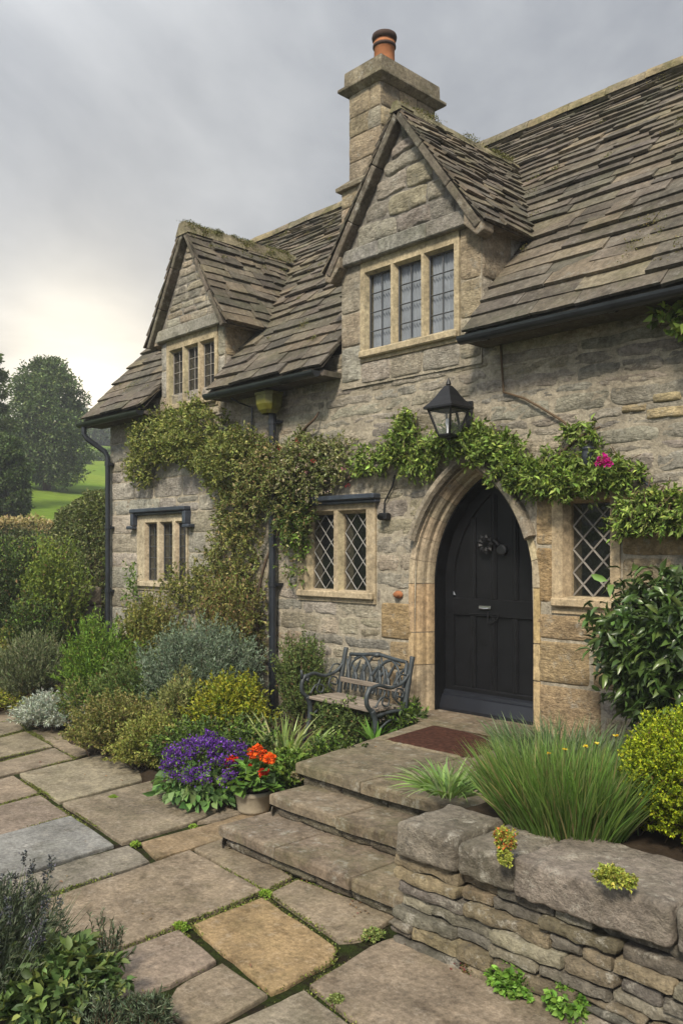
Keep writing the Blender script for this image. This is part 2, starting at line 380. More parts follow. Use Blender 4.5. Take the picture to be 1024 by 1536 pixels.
def shrub(name, label, cat, base, ctr, rad, n, k, ln, wd, cols, seed, mat='leaf', spread=.9, tw=.8, lo=-.15, amp=.3, freq=2.0, t0=.4, droop=.12, group=None, stem_r=.006, nst=40, fine=False, var=.22, tip=None, jit=.12, stem='stem_brown', upb=0.0):
    rng = np.random.default_rng(seed); root = thing(name, label, cat, tuple(base), group)
    p0, p1, p2 = shoots(rng, base, ctr, rad, n, seed, lo, amp, freq, jit)
    P, T, t_ = along(p0, p1, p2, k, rng, t0); m = len(P)
    D = unit(T*tw+rng.normal(size=(m, 3))*spread*.6); D[:, 2] += upb
    c = pick(cols, m, rng, var)
    if mat == 'leaf' and not fine: dead = rng.uniform(size=m) < .035; c[dead] = np.array([.17, .105, .045])*rng.uniform(.6, 1.3, (dead.sum(), 1))
    if tip is not None:
        s = np.clip((t_-.8)/.2, 0, 1)[:, None]*rng.uniform(.2, 1, (m, 1)); c = c*(1-s)+np.array(tip)*s
    l = ln*rng.uniform(.6, 1.25, m)
    leaf_mesh('foliage', P, D, l, l*(wd/ln), c, mat, root, droop=droop, seed=seed, fine=fine)
    stems('stem', p0, p1, p2, stem_r, stem, root, nst)
    return root, p2
def blades(name, P, D, Ln, Wd, Col, mat, parent, seg=5, bend=.5, seed=0, rnd=.6):
    """grass-like strips that bend over"""
    rng = np.random.default_rng(seed+3); n = len(P); D = unit(D); up = np.array([0, 0, 1.0])
    out_ = D.copy(); out_[:, 2] = 0; out_ = unit(out_+rng.normal(size=(n, 3))*[.3, .3, 0]); S = unit(np.cross(D, rng.normal(size=(n, 3)))*rnd+np.cross(out_, up)*(1-rnd))
    b = (bend*rng.uniform(.2, 1.3, n))[:, None]; Ln = np.asarray(Ln)[:, None]; Wd = np.asarray(Wd)[:, None]
    V = []
    for j in range(seg+1):
        t_ = j/seg; c_ = P+D*Ln*t_+out_*Ln*b*t_**2*.6-up*Ln*b*t_**2.5*.45; w_ = Wd*(.75+.5*t_ if t_ < .4 else .95*(1-((t_-.4)/.6)**1.6)+.02)
        V += [c_-S*w_*.5, c_+S*w_*.5]
    V = np.stack(V, 1); k = 2*(seg+1); T = []
    for j in range(seg): a = 2*j; T += [[a, a+1, a+3], [a, a+3, a+2]]
    idx = (np.arange(n)[:, None, None]*k+np.array(T)[None]).reshape(-1, 3)
    return tri_mesh(name, V.reshape(-1, 3), idx, np.repeat(Col, k, 0), mat, parent, smooth=True)

# ================================================================== THE COTTAGE
rng = random.Random(4)
ZE, YE, YR, ZR = 3.80, -.28, 2.6, 7.0
SL = math.atan2(ZR-ZE, YR-YE); SN, CS = math.sin(SL), math.cos(SL)
def yroof(z): return YE+(z-ZE)/math.tan(SL)
XL, XR = -11.15, 2.4
GREY = [(.345, .31, .245), (.31, .283, .232), (.38, .335, .255), (.285, .262, .22), (.35, .32, .262), (.335, .292, .212)]
BUFF = [(.37, .30, .205), (.345, .285, .20), (.395, .32, .21)]
OCHRE = [(.40, .285, .15), (.43, .32, .185), (.37, .27, .155), (.34, .27, .18)]
ASH = [(.37, .345, .29), (.34, .32, .275), (.395, .36, .295), (.36, .32, .25)]
SLATES = [(.105, .09, .07), (.125, .106, .08), (.085, .075, .06), (.135, .113, .083), (.092, .079, .062), (.155, .128, .09), (.112, .097, .078)]
cottage = thing('stone_cottage', 'old limestone cottage with stone slate roof, two gabled dormers and black arched door', 'cottage', (-5, 2, 0))

DORMERS = [dict(cx=-5.45, hw=.885, zb=4.83, ap=6.13, he=.95, w=(-5.97, -4.88, 3.95, 4.70)),
           dict(cx=-9.05, hw=.70, zb=4.67, ap=5.99, he=.82, w=(-9.53, -8.57, 3.84, 4.52))]
DX, SPR, AC = -4.70, 1.64, .55        # doorway centre, springing height, arc offset
def arch_half(z, half):
    if z <= SPR: return half
    r = half+AC; q = r*r-(z-SPR)**2
    return max(0, math.sqrt(q)-AC) if q > 0 else 0
WIN = {'mid': (-7.02, -5.86, 1.42, 2.45), 'left': (-10.38, -9.16, 1.42, 2.45), 'right': (-3.86, -3.26, 1.44, 2.45)}
QUOIN = [(-4.02, -3.84, 1.99, 2.45), (-4.02, -3.86, 1.52, 1.98), (-4.02, -3.40, 1.22, 1.43), (-3.38, -2.95, 1.18, 1.43), (-4.02, -3.52, .86, 1.21), (-4.02, -3.42, .38, .85), (-3.5, -3.0, .86, 1.17), (-3.25, -2.85, 1.44, 1.9), (-3.25, -2.7, 1.91, 2.4),
         (-5.80, -5.38, 1.09, 1.45), (-5.68, -5.38, .80, 1.08), (-5.78, -5.38, .36, .79)]
def holes_at(z0, z1):
    zm = (z0+z1)/2; h = []
    for a, b, c, d in list(WIN.values())+QUOIN:
        if min(z1, d)-max(z0, c) > .03: h.append((a, b))
    k = arch_half(max(z0, 0)+.35*(z1-z0), .68)
    if k > .02: h.append((DX-k, DX+k))
    return h
def put_wall(x, z, o):
    s = 1 if 2.5 < z or x < -7.2 and z > 2.5 else 0
    return (x, -o, z+.022*fn(x*.55, z*1.7, 5)*(1 if z > 2.5 or z < 1.35 else 0))
wall = MB(); mort = MB()
def course_wall(x0, x1, zs, lr, cols, proud, rough, seed, edge=.016, wob=.012):
    r = random.Random(seed)
    for z0, z1 in zip(zs, zs[1:]):
        for a, b in cut([(x0, x1)], holes_at(z0, z1)):
            x = a
            while x < b-.02:
                l = r.uniform(*lr)*(1.25 if r.random() < .2 else 1); e = x+l
                if b-e < lr[0]*.7: e = b
                c = vary(r.choice(cols), r, .17)
                g_ = .005
                hh = z1-z0
                if hh > .17 and r.random() < .25 and e-x < .6:     # a tall place filled by two thin stones
                    m = z0+hh*r.uniform(.4, .6)
                    rock(wall, x+g_, e-g_, z0+g_, m-g_, proud*r.uniform(.6, 1.2), r, c, put_wall, rough=rough, edge=edge, wob=wob)
                    rock(wall, x+g_, e-g_, m+g_, z1-g_, proud*r.uniform(.6, 1.2), r, vary(r.choice(cols), r, .17), put_wall, rough=rough, edge=edge, wob=wob)
                else:
                    rock(wall, x+g_, e-g_, z0+g_, z1-g_, proud*r.uniform(.5, 1.35), r, c, put_wall, rough=rough, edge=edge, wob=wob)
                x = e
def zlist(parts, seed, hr):
    r = random.Random(seed); o = [parts[0]]
    for a, b in zip(parts, parts[1:]):
        hs = []; t_ = a
        while t_ < b-.001: hs.append(r.uniform(*hr)); t_ += hs[-1]
        k = (b-a)/sum(hs)
        for h in hs: o.append(o[-1]+h*k)
    return o
course_wall(-8.05, XR, zlist([-.1, .86, 1.42], 3, (.15, .26)), (.28, .75), GREY+BUFF[:1], .007, .012, 11, .022, .022)
course_wall(-8.05, XR, zlist([1.42, 2.45], 5, (.11, .22)), (.22, .6), GREY, .005, .012, 12, .022, .022)
course_wall(-8.05, XR, zlist([2.45, 3.98], 8, (.075, .17)), (.25, .85), GREY, .005, .013, 13, .020, .022)
course_wall(XL, -8.05, zlist([-.1, 1.42, 2.45, 3.98], 9, (.2, .34)), (.35, .8), ASH, .007, .012, 14, edge=.012, wob=.012)
for a, b, c, d in QUOIN:
    rock(wall, a+.004, b-.004, c+.004, d-.004, .012, rng, vary(rng.choice(OCHRE if d-c > .2 else BUFF), rng, .08), lambda x, z, o: (x, -o, z), rough=.006, edge=.02, wob=.006)
for x, z, w_, h_ in [(-3.0, 3.05, .22, .07), (-3.25, 3.0, .2, .06), (-2.75, 3.1, .25, .08), (-3.05, 2.93, .3, .08)]:
    rock(wall, x, x+w_, z, z+h_, .022, rng, vary((.42, .34, .2), rng), put_wall, rough=.008, edge=.012)
def plate(mb, xs, zs, holes, y, col):
    xs = sorted(set(xs)); zs = sorted(set(zs))
    for x0, x1 in zip(xs, xs[1:]):
        for z0, z1 in zip(zs, zs[1:]):
            xm, zm = (x0+x1)/2, (z0+z1)/2
            if any(a < xm < b and c < zm < d for a, b, c, d in holes): continue
            mb.add([(x0, y, z0), (x1, y, z0), (x1, y, z1), (x0, y, z1)], [(0, 1, 2, 3)], col)
MC = (.34, .30, .23)
hl = list(WIN.values())+[(DX-.8, DX+.8, .3, 3.0)]+[(d['cx']-d['hw'], d['cx']+d['hw'], 3.72, 9) for d in DORMERS]
plate(mort, [XL, XR]+[q for h in hl for q in h[:2]], [-.3, 3.98]+[min(q, 3.98) for h in hl for q in h[2:]], hl, 0.0, MC)
xs = np.linspace(DX-.8, DX+.8, 41)
for a, b in zip(xs, xs[1:]):       # the part of the wall round the arch
    def az(x):
        d = abs(x-DX); 
        if d >= .66: return .3
        return SPR+math.sqrt(max(0, (.66+AC)**2-(d+AC)**2))
    mort.add([(a, 0, az(a)), (b, 0, az(b)), (b, 0, 3.0), (a, 0, 3.0)], [(0, 1, 2, 3)], MC)
# returns, back wall and gable ends
YB = 2*YR-.0
for X, s in ((XL, 1), (XR, -1)):
    mort.add([(X, 0, -.3), (X, YB, -.3), (X, YB, ZE+.1), (X, YR, ZR-.12), (X, 0, ZE+.1)], [(0, 1, 2, 3, 4)], MC)
mort.add([(XL, YB, -.3), (XR, YB, -.3), (XR, YB, ZE+.1), (XL, YB, ZE+.1)], [(0, 1, 2, 3)], MC)
# left gable stones, so that a step to the side still finds masonry
r_ = random.Random(77)
for z0, z1 in zip(zlist([-.1, 3.9], 31, (.2, .32)), zlist([-.1, 3.9], 31, (.2, .32))[1:]):
    y = 0
    while y < YB:
        l = r_.uniform(.35, .8); rock(wall, y+.005, min(YB, y+l)-.005, z0+.005, z1-.005, .010, r_, vary(r_.choice(ASH), r_, .15), lambda q, z, o: (XL-o, q, z), nx=3, nz=3); y += l
wall_o = wall.build('wall', 'wall_stone', cottage, smooth=True)
mort.build('mortar_bed', 'mortar', wall_o)

# ------------------------------------------------------------------ roofs
def tiles(mb, under, O, U, V, Nn, vlen, iv, e0, e1, wr, th, r, cols, ujit=.0):
    O, U, V, Nn = map(Vector, (O, U, V, Nn)); v = 0.0; row = 0
    while v < vlen:
        f_ = v/vlen; e = e0+(e1-e0)*f_; Lh = e*1.75
        for a, b in iv(v+e*.5):
            if b-a < .03: continue
            under.add([O+U*a+V*v, O+U*b+V*v, O+U*b+V*(min(v+e, vlen)+.001), O+U*a+V*(min(v+e, vlen)+.001)], [(0, 1, 2, 3)], (.06, .05, .04))
            x = a - r.uniform(0, .05) if row % 2 else a
            wob = r.uniform(-.1, .1)
            while x < b-.015:
                w_ = r.uniform(*wr)*(1-.35*f_); q = min(x+w_, b)
                if b-q < wr[0]*.4: q = b
                x0 = max(x, a)
                t_ = th*r.uniform(.7, 1.35); dv = r.uniform(-.011, .009)*(e/.2)+.012*fn(x*1.3, row*3.1); sk_ = r.uniform(-.012, .012)
                lift = t_*1.25+r.uniform(0, .012); tw = r.uniform(-.008, .008)
                g_ = .003
                um = (x0+q)/2+r.uniform(-.2, .2)*(q-x0)
                us = [x0+g_, um, q-g_]; lo_ = [v+dv-sk_, v+dv+r.uniform(-.010, .006), v+dv+sk_]; li = [lift-tw, lift+r.uniform(-.003, .003), lift+tw]
                top = min(v+Lh, vlen+.02); vs = []
                for k in range(3):
                    vs += [O+U*us[k]+V*lo_[k]+Nn*(li[k]), O+U*us[k]+V*lo_[k]+Nn*(li[k]+t_), O+U*us[k]+V*top+Nn*.002, O+U*us[k]+V*top+Nn*(t_+.002)]
                fs = []
                for k in (0, 1):
                    p, n_ = 4*k, 4*(k+1); fs += [(p, n_, n_+1, p+1), (p+1, n_+1, n_+3, p+3), (p, p+2, n_+2, n_)]
                fs += [(0, 1, 3, 2), (8, 10, 11, 9)]
                mb.add(vs, fs, vary(r.choice(cols), r, .14)); x = q
        v += e*r.uniform(.92, 1.08); row += 1
RX0, RX1 = XL-.28, XR+.2
def main_iv(v):
    z = ZE+v*SN; iv = [(RX0, RX1)]
    for d in DORMERS:
        k = d['hw']+.012 if z < d['zb'] else max(0, d['he']*(d['ap']-z)/(d['ap']-d['zb'])-.05)
        if k > 0: iv = cut(iv, [(d['cx']-k, d['cx']+k)])
    iv = cut(iv, [(-7.9, -7.42)] if 1.72 < YE+v*CS < 2.6 else [])
    return iv
roof = MB(); und = MB(); rr = random.Random(21)
tiles(roof, und, (0, YE, ZE), (1, 0, 0), (0, CS, SN), (0, -SN, CS), math.hypot(ZR-ZE, YR-YE), main_iv, .205, .068, (.28, .72), .024, rr, SLATES)
und.add([(RX0, YR, ZR-.01), (RX1, YR, ZR-.01), (RX1, 2*YR-YE, ZE), (RX0, 2*YR-YE, ZE)], [(0, 1, 2, 3)], (.1, .085, .07))
# verge undersides and eaves board
for X in (RX0, RX1):
    s = .05 if X == RX0 else -.05
    und.prism([(X+s*.2, YE+.03, ZE-.02), (X+s*.2, YR, ZR-.03), (X+s*.2, 2*YR-YE, ZE-.02), (X+s*.2, 2*YR-YE, ZE-.1), (X+s*.2, YR, ZR-.11), (X+s*.2, YE+.03, ZE-.1)], (.2*(1 if s > 0 else -1), 0, 0), (.2, .17, .13))
for a, b in main_iv(.05): und.box(a+.01, b-.01, YE+.03, .02, ZE-.075, ZE-.02, (.10, .085, .07))
roof_o = roof.build('roof', 'slate', cottage)
und.build('roof_boarding', 'slate', roof_o)
rid = MB(); x = RX0; SPLIT = None
while x < RX1:
    l = rr.uniform(.38, .55); dz = rr.uniform(-.008, .008); c = vary(rr.choice([(.22, .19, .125), (.20, .175, .12), (.245, .205, .12)]), rr)
    if not (-8.05 < x+l/2 < -7.2):
        P = [[(x+.004, YR+.17*math.cos(t_)*1.0, ZR-.075+dz+.15*math.sin(t_)), (x+l-.004, YR+.17*math.cos(t_), ZR-.075-dz+.15*math.sin(t_))] for t_ in np.linspace(0, math.pi, 9)]
        rid.grid(P, c, True)
        rid.add([p[0] for p in P], [tuple(range(9))], c); rid.add([p[1] for p in P], [tuple(range(9))[::-1]], c)
    x += l
    if x > -7.5 and not SPLIT: SPLIT = rid.build('ridge_tiles', 'ridge_stone', roof_o); rid = MB()
rid.build('ridge_tiles', 'ridge_stone', roof_o)

q_ = np.random.default_rng(99); MP_ = []
for _ in range(330):                             # moss and lichen cushions on the main slope, thickest near the ridge and in the valleys
    v_ = q_.uniform(.3, 4.2)**1.0; x_ = q_.uniform(-11.2, 0)
    if fn(x_*.9, v_*1.4, 6) < .05 or not any(a < x_-.1 and x_+.1 < b for a, b in main_iv(v_)): continue
    p_ = np.array([x_, YE+v_*CS-.035*SN-.02, ZE+v_*SN+.035*CS+.02]); k_ = int(q_.uniform(10, 46)); r_ = q_.uniform(.015, .05); a_ = q_.normal(size=(k_, 2))*r_
    MP_.append(p_+np.stack([a_[:, 0], a_[:, 1]*CS, a_[:, 1]*SN], 1)+q_.normal(size=(k_, 3))*.005)
MP_ = np.concatenate(MP_); struct(leaf_mesh('moss', MP_, q_.normal(size=(len(MP_), 3))+[0, -.5, .7], .018, .011, pick([(.055, .06, .018), (.08, .078, .026), (.12, .115, .06), (.10, .085, .03)], len(MP_), q_), 'leaf', roof_o), 'stuff')

def arc_rake(mb, a, b, wid, y0, y1, col):
    a, b = Vector(a), Vector(b); d = (b-a).normalized(); n = Vector((-d.z, 0, d.x)) if d.x > 0 else Vector((d.z, 0, -d.x))
    n = n if n.z < 0 else -n
    mb.prism([(p.x, y0, p.z) for p in (a, b, b+n*wid, a+n*wid)], (0, y1-y0, 0), col)

def window(parent, name, x0, x1, z0, z1, lights, lz0, lz1, y0, depth, kind, col, sillcol=None, curtain=False, splay=.03, panes='window_glass', label=None):
    """stone frame round its lights; panes and glazing bars are sub-parts"""
    m = MB(); ex = [(a-splay, b+splay, lz0-splay*.3, lz1+splay) for a, b in lights]
    plate(m, [x0, x1]+[q for e in ex for q in e[:2]], [z0, z1]+[q for e in ex for q in e[2:]], ex, y0, col)
    for (a, b), e in zip(lights, ex):
        o_ = [(e[0], y0, e[2]), (e[1], y0, e[2]), (e[1], y0, e[3]), (e[0], y0, e[3])]; i_ = [(a, y0+depth*.5, lz0), (b, y0+depth*.5, lz0), (b, y0+depth*.5, lz1), (a, y0+depth*.5, lz1)]
        k_ = [(p[0], y0+depth+.08, p[2]) for p in i_]
        for q in range(4):
            n_ = (q+1) % 4; m.add([o_[q], o_[n_], i_[n_], i_[q]], [(0, 1, 2, 3)], vary(col, rng, .05)); m.add([i_[q], i_[n_], k_[n_], k_[q]], [(0, 1, 2, 3)], col)
    bk = y0+depth+.1
    for a, b in (((x0, z0), (x1, z0)), ((x1, z0), (x1, z1)), ((x1, z1), (x0, z1)), ((x0, z1), (x0, z0))):
        m.add([(a[0], y0, a[1]), (b[0], y0, b[1]), (b[0], bk, b[1]), (a[0], bk, a[1])], [(0, 1, 2, 3)], col)
    wo = m.build(name, 'dressed_stone', parent)
    s = MB(); s.cbox(x0+.01, x1-.01, y0-.045, y0+.06, lz0-.085, lz0-.012, .012, sillcol or col); s.build('sill', 'dressed_stone', wo)
    for a, b in lights:
        g_ = MB(); yg = y0+depth*.72; g_.add([(a, yg, lz0), (b, yg, lz0), (b, yg, lz1), (a, yg, lz1)], [(0, 1, 2, 3)]); g_.build('pane', panes, wo)
        w_, h_ = b-a, lz1-lz0; t = MB(); yl = yg-.006
        if kind[0] == 'diamond':
            nx_, nz_, mat, r0 = kind[1:]; sx, sz = w_/nx_, h_/nz_
            for k in range(-nz_-1, nx_+nz_+2):
                for s_ in (1, -1):
                    pts = []
                    for i in range(41):      # z from bottom to top, clip to the light
                        z = h_*i/40; x = k*sx+s_*z/sz*sx
                        if -1e-6 <= x <= w_+1e-6: pts.append((a+x+.004*fn(x*5, z*5, k), yl, lz0+z))
                    # exact ends
                    if len(pts) > 2: t.tube([pts[0], pts[len(pts)//2], pts[-1]], r0, 5)
        elif kind[0] == 'grid':
            nx_, nz_, mat, r0 = kind[1:]
            for i in range(nx_+1): t.tube([(a+w_*i/nx_, yl, lz0), (a+w_*i/nx_, yl, lz1)], r0*(1.7 if i in (0, nx_) else 1), 5)
            for i in range(nz_+1): t.tube([(a, yl, lz0+h_*i/nz_), (b, yl, lz0+h_*i/nz_)], r0*(1.7 if i in (0, nz_) else 1), 5)
        t.build('glazing_bars', mat, wo)
        if curtain:
            cu = MB(); nn = 40; P = [[(a-.02+(w_+.04)*i/nn, yg+.035+.016*math.sin(i*1.7+a*9)+.01*fn(i*.9, a), z) for i in range(nn+1)] for z in (lz0-.02, lz1+.03)]
            cu.grid(P); cu.build('curtain', 'curtain', wo, smooth=True)
    return wo

# ------------------------------------------------------------------ dormers
WARM = (.36, .30, .195)
for di, d in enumerate(DORMERS):
    cx, hw, zb, ap, he = d['cx'], d['hw'], d['zb'], d['ap'], d['he']; wx0, wx1, wz0, wz1 = d['w']
    r = random.Random(50+di); big = di == 0; yf = -.02
    dm = MB(); fr = MB()
    sur = .08
    hx = (wx0-sur, wx1+sur, wz0-.12, zb)
    plate(fr, [cx-hw, cx+hw, hx[0], hx[1]], [3.6, zb, hx[2]], [hx], yf, MC)
    fr.add([(cx-he+.05, yf-.03, zb), (cx+he-.05, yf-.03, zb), (cx, yf-.03, ap-.05)], [(0, 1, 2)], (.2, .185, .16))
    def pf(x, z, o): return (x, yf-o, z)
    # front: corner blocks and the stones under the sill
    zs = [3.66, 4.02, 4.36, zb] if big else [3.62, 3.95, 4.3, zb]
    for s, (a, b) in ((-1, (cx-hw, hx[0])), (1, (hx[1], cx+hw))):
        for z0, z1 in zip(zs, zs[1:]):
            if b-a > .08: rock(dm, a+.003, b-.003, z0+.004, z1-.004, .012, r, vary(r.choice(BUFF+ASH), r, .1), pf, rough=.006, edge=.012, wob=.004)
    x = hx[0]
    while x < hx[1]-.05:
        e = min(x+r.uniform(.3, .5), hx[1]); e = hx[1] if hx[1]-e < .15 else e
        rock(dm, x+.004, e-.004, 3.62, hx[2]-.004, .012, r, vary(r.choice(GREY), r), pf, rough=.01); x = e
    # cheeks
    for s in (-1, 1):
        X = cx+s*hw; yb = yroof(zb)+.25
        fr.add([(X, yf, 3.6), (X, yb, 3.6), (X, yb, zb+.12), (X, yf, zb+.12)], [(0, 1, 2, 3)], MC)
        for z0, z1 in zip(zs, zs[1:]):
            y = 0.0
            while y < yb:
                l = r.uniform(.35, .55); rock(dm, y+.003+(-.015 if y == 0 else 0), min(y+l, yb)-.003, z0+.004, z1-.004, .012, r, vary(r.choice(BUFF+ASH+GREY[:2]), r, .12), lambda q, z, o: (X+s*o, q, z), rough=.007, edge=.014, wob=.005, nx=5, nz=5); y += l
    # gable stones
    gz = zb+.15; z = gz
    while z < ap-.12:
        h = r.uniform(.13, .24) if big else r.uniform(.075, .12); zm = z+h*.62
        k = (he-.10)*(ap-.07-zm)/(ap-zb); x = cx-k
        while x < cx+k-.03:
            l = r.uniform(.28, .7) if big else r.uniform(.2, .4); e = min(x+l, cx+k); e = cx+k if cx+k-e < .1 else e
            rock(dm, x+.004, e-.004, z+.004, min(z+h, ap-.1)-.004, .020 if big else .012, r, vary(r.choice(GREY), r, .12), lambda q, zz, o: (q, yf-.03-o, zz+(.05*fn(q*2.2, zz*3, 8) if big else 0)), rough=.026 if big else .012, wob=.016, edge=.03 if big else .015, roughs=7); x = e
        z += h
    dob = dm.build('dormer', 'wall_stone', cottage, smooth=True)
    fr.build('mortar_bed', 'mortar', dob)
    bd = MB(); n_ = 3 if big else 2; k0 = he-.03
    for i in range(n_):
        a, b = cx-k0+2*k0*i/n_, cx-k0+2*k0*(i+1)/n_
        bd.cbox(a+.002, b-.002, yf-.085, yf+.05, zb-.005, zb+.145, .012, vary((.26, .245, .215), r))
    bd.build('gable_band', 'old_stone', dob)
    # rakes
    rk = MB()
    for s in (-1, 1):
        a = Vector((cx+s*(he+.03), 0, zb-.05)); b = Vector((cx, 0, ap+.02)); nseg = 3
        for i in range(nseg):
            p = a.lerp(b, i/nseg+.003); q = a.lerp(b, (i+1)/nseg); n = Vector((-(q-p).z, 0, (q-p).x)).normalized(); n = n if n.z < 0 else -n
            wd = .075 if big else .06
            rk.prism([(v_.x, -.165, v_.z) for v_ in (p, q, q+n*wd, p+n*wd)], (0, .12, 0), vary((.14, .12, .095), r, .1))
    if big:
        for s in (-1, 1):   # shaped foot stones under the rakes
            X = cx+s*(hw+.02); rk.prism([(X-s*.12, -.15, zb+.13), (X+s*.1, -.15, zb-.04), (X+s*.1, -.15, zb-.12), (X+s*.02, -.15, zb-.15), (X-s*.12, -.15, zb-.02)], (0, .15, 0), (.24, .2, .15))
    rk.build('rake', 'old_stone', dob, bevel=.012)
    tl = MB(); ud = MB(); dl = math.hypot(he+.03, ap-zb); uz = (ap-zb+.05)/(dl); ux = (he+.06)/dl; nl = math.hypot(uz, ux); uz /= nl; ux /= nl
    for s in (-1, 1):
        O = (cx+s*(he+.06), -.17, zb-.05); Vv = (-s*ux, 0, uz); Nv = (s*uz, 0, ux)
        def div(v, zb=zb, uz=uz): return [(0, yroof(zb-.05+v*uz)+.17+.16)]
        ln = math.hypot(he+.06, ap-zb+.05)
        tiles(tl, ud, O, (0, 1, 0), Vv, Nv, ln, div, .12 if big else .145, .07 if big else .11, (.18, .42) if big else (.25, .6), .018 if big else .022, r, SLATES)
        # eaves stone under the slates
        X0 = cx+s*(hw+.001); X1 = cx+s*(he+.05); ud.box(min(X0, X1), max(X0, X1), -.1, yroof(zb)+.3, zb-.035, zb+.03, (.24, .2, .15))
    tl.build('dormer_roof', 'slate', dob); ud.build('roof_boarding', 'old_stone', dob)
    rg = MB(); y = -.18; ye = yroof(ap)+.12
    while y < ye:
        l = r.uniform(.3, .45); e = min(ye, y+l); wd = .075 if big else .14
        rg.add([(cx-wd, y+.003, ap-wd*.95+.03), (cx-wd*.4, y+.003, ap+.05), (cx+wd*.4, y+.003, ap+.05), (cx+wd, y+.003, ap-wd*.95+.03), (cx-wd, e-.003, ap-wd*.95+.03), (cx-wd*.4, e-.003, ap+.045), (cx+wd*.4, e-.003, ap+.045), (cx+wd, e-.003, ap-wd*.95+.03)],
               [(0, 4, 5, 1), (1, 5, 6, 2), (2, 6, 7, 3), (0, 1, 2, 3), (7, 6, 5, 4)], vary((.23, .2, .13), r)); y = e
    rg.build('ridge_tiles', 'ridge_stone', dob)
    q_ = np.random.default_rng(90+di); MP_ = []
    for _ in range(260 if not big else 60):      # moss cushions along the ridge and on the slates
        yy = q_.uniform(-.15, yroof(ap)); dx = abs(q_.normal())*(.10 if not big else .05)*q_.choice([-1, 1, 1]); zz = ap+.055-max(0, abs(dx)-.05)*(ap-zb)/he
        if fn(yy*2.3, dx*3, di*5) < -.1: continue
        MP_.append(np.array([cx+dx, yy, zz])+q_.normal(size=(26, 3))*[.022, .03, .010])
    MP_ = np.concatenate(MP_); leaf_mesh('moss', MP_, q_.normal(size=(len(MP_), 3))+[0, 0, .9], .020, .011, pick([(.055, .06, .016), (.075, .075, .02), (.04, .045, .014), (.10, .09, .03)], len(MP_), q_), 'leaf', dob)
    n3 = 3; ww = wx1-wx0; mu = .075; lw = (ww-mu*2)/3
    window(cottage, 'window', wx0-sur, wx1+sur, wz0-.12, zb-.004, [(wx0+i*(lw+mu), wx0+i*(lw+mu)+lw) for i in range(3)], wz0, wz1, yf-.02, .10, ('grid', 2 if big else 2, 4 if big else 5, 'dark_came' if big else 'iron_came', .0065), WARM, curtain=big, splay=.022)

# ------------------------------------------------------------------ ground floor windows
window(cottage, 'window', *WIN['mid'], [(-6.84, -6.49), (-6.36, -6.02)], 1.545, 2.33, -.022, .12, ('diamond', 2, 4, 'lead_came', .0052), (.35, .285, .19), splay=.035)
window(cottage, 'window', *WIN['left'], [(-10.16, -9.89), (-9.79, -9.52), (-9.42, -9.21)], 1.55, 2.31, -.022, .10, ('grid', 2, 5, 'dark_came', .006), (.40, .34, .235), splay=.02)
window(cottage, 'window', *WIN['right'], [(-3.73, -3.37)], 1.58, 2.335, -.016, .17, ('diamond', 2, 4, 'iron_came', .0095), (.37, .29, .185), splay=.03)
def hood(x0, x1, z, drops, name='hood_mould', mat='hood_paint'):
    m = MB(); m.cbox(x0, x1, -.115, .02, z, z+.055, .012); m.cbox(x0+.01, x1-.01, -.075, .02, z-.035, z-.002, .01)
    for s, dr in drops:
        X = x0 if s < 0 else x1
        m.cbox(min(X, X-s*.07), max(X, X-s*.07), -.10, .02, z-dr, z-.004, .01); m.cbox(min(X+s*.09, X-s*.06), max(X+s*.09, X-s*.06), -.11, .02, z-dr-.05, z-dr-.003, .012)
    return m.build(name, mat, cottage)
hood(-7.06, -5.80, 2.46, [])
hood(-10.44, -9.1, 2.46, [(-1, .17), (1, .17)])

# ------------------------------------------------------------------ doorway
def arch_path(half, z0=.40, nj=8, na=18):
    P = [(DX-half, z0+(SPR-z0)*i/nj) for i in range(nj)]
    r_ = half+AC; t1 = math.acos(-AC/r_)
    P += [(DX+AC+r_*math.cos(t_), SPR+r_*math.sin(t_)) for t_ in np.linspace(math.pi, t1, na+1)]
    return P + [(2*DX-x, z) for x, z in P[-2::-1]]
prof = [(.575, .19), (.578, .16), (.59, .125), (.612, .112), (.618, .07), (.635, .04), (.658, .02), (.664, -.014), (.70, -.016), (.725, -.014), (.725, .03)]
paths = [arch_path(h) for h, y in prof]; npt = len(paths[0]); sd_ = MB(); joints = [0, 3, 5, 8, 11, 14, 17, 20, 23, 26, 29, 32, 35, 38, 41, 44, 47, 49, npt-1]
joints = sorted(set(min(j, npt-1) for j in joints))
for a, b in zip(joints, joints[1:]):
    lowz = paths[0][(a+b)//2][1] < 1.5
    c = vary(rng.choice(OCHRE if lowz else BUFF), rng, .08)
    P = []
    for i in range(a, b+1):
        f = (1 if i == a else -1 if i == b else 0)
        row = []
        for (h, y), p in zip(prof, paths):
            q = p[i]; n_ = p[min(max(i+f, 0), npt-1)]; k = .035 if f else 0
            row.append((q[0]+(n_[0]-q[0])*k, y+.004*fn(q[0]*6, q[1]*6, h*9), q[1]+(n_[1]-q[1])*k))
        P.append(row)
    sd_.grid(P, c)
door_s = sd_.build('door_surround', 'dressed_stone', cottage, smooth=False)
bk = MB(); bk.grid([[(p[i][0], .006+y, p[i][1]) for (h, y), p in zip(prof[:-1], paths)] for i in range(npt)], (.2, .16, .11)); bk.build('joint_mortar', 'mortar', door_s)
hp = [(.672, -.015), (.675, -.065), (.70, -.10), (.745, -.095), (.76, -.05), (.76, .02)]
full = [arch_path(h, nj=8, na=30) for h, y in hp]; sel = [i for i in range(len(full[0])) if full[2][i][1] > 2.03]
hm = MB(); P = [[(p[i][0], y, p[i][1]) for (h, y), p in zip(hp, full)] for i in sel]; hm.grid(P, (.25, .215, .165))
